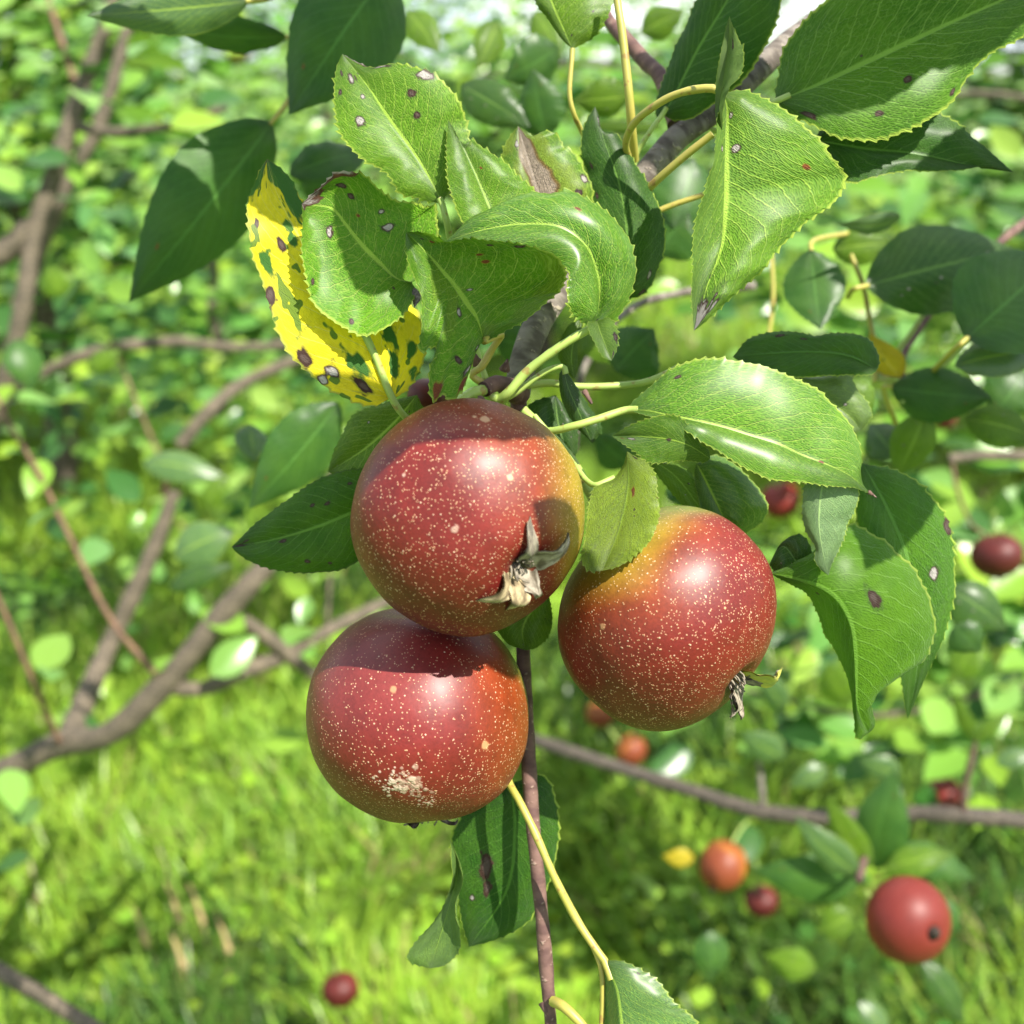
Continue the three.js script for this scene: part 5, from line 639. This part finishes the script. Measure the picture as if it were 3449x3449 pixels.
// ---------------------------------------------------------------- small pears further back
{
  const geo = (() => { const pos = [], uv = [], idx = [], nt = 36, np = 40; for (let i = 0; i <= nt; i++) for (let j = 0; j <= np; j++) { const th = i / nt * Math.PI, ph = j / np * 6.2831853, r = pearRadius(th, 0.06, 0.1, 0.06); pos.push(Math.sin(th) * Math.cos(ph) * r, -Math.cos(th) * r * 0.96, Math.sin(th) * Math.sin(ph) * r); uv.push(j / np, i / nt); if (i < nt && j < np) { const k = i * (np + 1) + j; idx.push(k, k + np + 1, k + 1, k + 1, k + np + 1, k + np + 2); } } const g = new THREE.BufferGeometry(); g.setAttribute('position', new THREE.Float32BufferAttribute(pos, 3)); g.setAttribute('uv', new THREE.Float32BufferAttribute(uv, 2)); g.setIndex(idx); g.computeVertexNormals(); return g; })();
  const eye = tubeGeo([new THREE.Vector3(0, -0.80, 0), new THREE.Vector3(0, -0.90, 0), new THREE.Vector3(0.02, -0.98, 0)], 0.2, 0.1, { seg: 6, rad: 9, knob: 0.5 }), stem = tubeGeo([new THREE.Vector3(0, 0.85, 0), new THREE.Vector3(0.05, 1.3, 0), new THREE.Vector3(0.2, 1.8, 0.05)], 0.06, 0.05, { seg: 8, rad: 6 });
  const skin = (a, c) => new THREE.MeshPhysicalMaterial({ map: noiseTex(128, (u, v) => { const n = wrapN(u, v, 4, 4, 51), m = wrapN(u, v, 40, 40, 53); return [0, 1, 2].map((k) => lerp(a[k], c[k], step(0.45, 0.68, n + 0.2 * (v - 0.5))) * (0.75 + 0.5 * m)); }, true), roughness: 0.55, clearcoat: 0.2, clearcoatRoughness: 0.42, specularIntensity: 0.4 });
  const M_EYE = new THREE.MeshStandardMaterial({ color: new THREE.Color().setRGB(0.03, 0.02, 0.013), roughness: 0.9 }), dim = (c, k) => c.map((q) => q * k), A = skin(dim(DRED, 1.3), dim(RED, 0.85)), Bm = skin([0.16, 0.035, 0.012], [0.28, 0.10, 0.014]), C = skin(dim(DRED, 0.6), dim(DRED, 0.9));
  for (const [x, y, r, mat, rx, rz, label, sq = 1] of [
    [1713, 1735, 80, A, 1.95, 0.35, 'small round red pear at the lower right, half shaded by a leaf'], [1880, 1048, 48, C, 0.3, 0.2, 'small dark red pear at the right edge under the pale branch'], [1472, 943, 37, A, -0.2, 0.3, 'small red pear behind the pale hanging leaf'],
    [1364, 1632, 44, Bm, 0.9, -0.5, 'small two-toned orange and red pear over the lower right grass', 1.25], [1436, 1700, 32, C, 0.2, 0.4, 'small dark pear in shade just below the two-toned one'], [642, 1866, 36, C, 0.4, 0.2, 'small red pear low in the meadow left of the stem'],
    [1780, 1500, 36, A, 0.2, 0.1, 'small red pear above the right end of the low branch'], [1545, 1522, 15, Bm, 0, 0, 'tiny orange-red pear at the middle of the low branch'], [1776, 790, 26, A, 0.1, 0.4, 'small bright red pear under the dark oval leaf at the right'], [1862, 716, 14, A, 0, 0, 'tiny red pear under the shining leaf at the right edge'],
    [447, 90, 26, Bm, 0.5, 0.5, 'small half-shaded orange pear at the upper left', 1.15], [221, 515, 15, Bm, 0, 0, 'tiny orange pear in the foliage left of the dark pointing leaf'], [1132, 1346, 28, Bm, 0.3, 0.2, 'orange pear peeping out below the right pear'], [1190, 1415, 32, Bm, 0.6, 0.9, 'orange peel-like scrap by the low branch under the right pear'], [1218, 1440, 22, Bm, 0.2, 0.4, 'smaller orange scrap touching the one by the low branch'],  // the two peel-like scraps borrow the pear shape
    [808, 748, 40, C, 0.2, -0.2, 'brownish pear hidden behind the top of the upper pear']]) {
    const D = x === 808 ? 0.325 : 51.8 / r * 0.95, R = r * S * K * D, g = thing('pear', label, 'pear', Q(x, y, D), 'small pears further back');
    for (const [n, gg, m] of [['skin', geo, mat], ['calyx', eye, M_EYE], ['stem', stem, M_STALK]]) { const me = new THREE.Mesh(gg, m); me.name = n; me.castShadow = me.receiveShadow = true; g.add(me); }
    g.scale.set(R, R * sq, R); g.rotation.set(-rx, 0, rz);
  }
}
// ---------------------------------------------------------------- orchard trees behind
{
  const r = rng(90);
  const tree = (label, x, z, h, w, n, low) => {
    const b = thing('pear_tree', label, 'tree', new THREE.Vector3(x, 0, z), 'orchard trees behind'), L = [], o = new THREE.Vector3(x, 0, z);
    const top = new THREE.Vector3(x + 0.15, h * 0.8, z);
    part(b, 'trunk', tubeGeo([o.clone().setY(-0.03), o.clone().add(new THREE.Vector3(0.05, h * 0.3, 0)), o.clone().add(new THREE.Vector3(-0.04, h * 0.55, 0.03)), top], 0.06, 0.015, { seg: 24, rad: 10, knob: 0.2 }), M_FARBARK);
    for (let k = 0; k < 13; k++) { const a = k * 2.4 + r(), y0 = low + (h * 0.7 - low) * k / 13, s = new THREE.Vector3(x, y0, z), l = w * (0.7 + 0.5 * r()) * (1 - 0.45 * k / 13), e = new THREE.Vector3(x + Math.cos(a) * l, y0 + 0.15 + 0.45 * r(), z + Math.sin(a) * l), m = s.clone().lerp(e, 0.5).add(new THREE.Vector3(0, 0.12, 0)); L.push([s.clone().lerp(e, 0.2), m, e]); part(b, 'limb', tubeGeo([s, m, e], 0.022, 0.006, { seg: 14, rad: 7, knob: 0.2, seed: k }), M_FARBARK); }
    const lst = alongLimbs(L, n, w * 0.34, 0.062, r); scatter('crown', LEAFQ, M_CROWN, b, lst.filter((m) => m.elements[13] > 0.3), () => crownTint(r));
  };
  tree('leafy orchard tree behind the bare limbs at the upper left', -1.45, -3.3, 2.6, 1.15, 7000, 0.4);
  tree('leafy orchard tree beyond the first one at the far left', -3.3, -5.0, 3.0, 1.5, 7000, 0.5);
  tree('leafy orchard tree behind the top of the fruiting branch', 0.1, -4.8, 1.6, 1.2, 6500, 0.45);
  tree('leafy orchard tree behind the right-hand shoot', 1.75, -3.4, 2.7, 1.1, 6000, 0.45);
  tree('leafy orchard tree beyond the right edge', 3.6, -5.2, 3.0, 1.4, 4600, 0.6);
  tree('far orchard tree between the first two', -1.4, -8.5, 3.2, 1.6, 4200, 0.6);
  tree('far orchard tree showing against the sky', 1.8, -9.0, 1.9, 1.6, 4200, 0.6);
}
renderer.render(scene, camera);
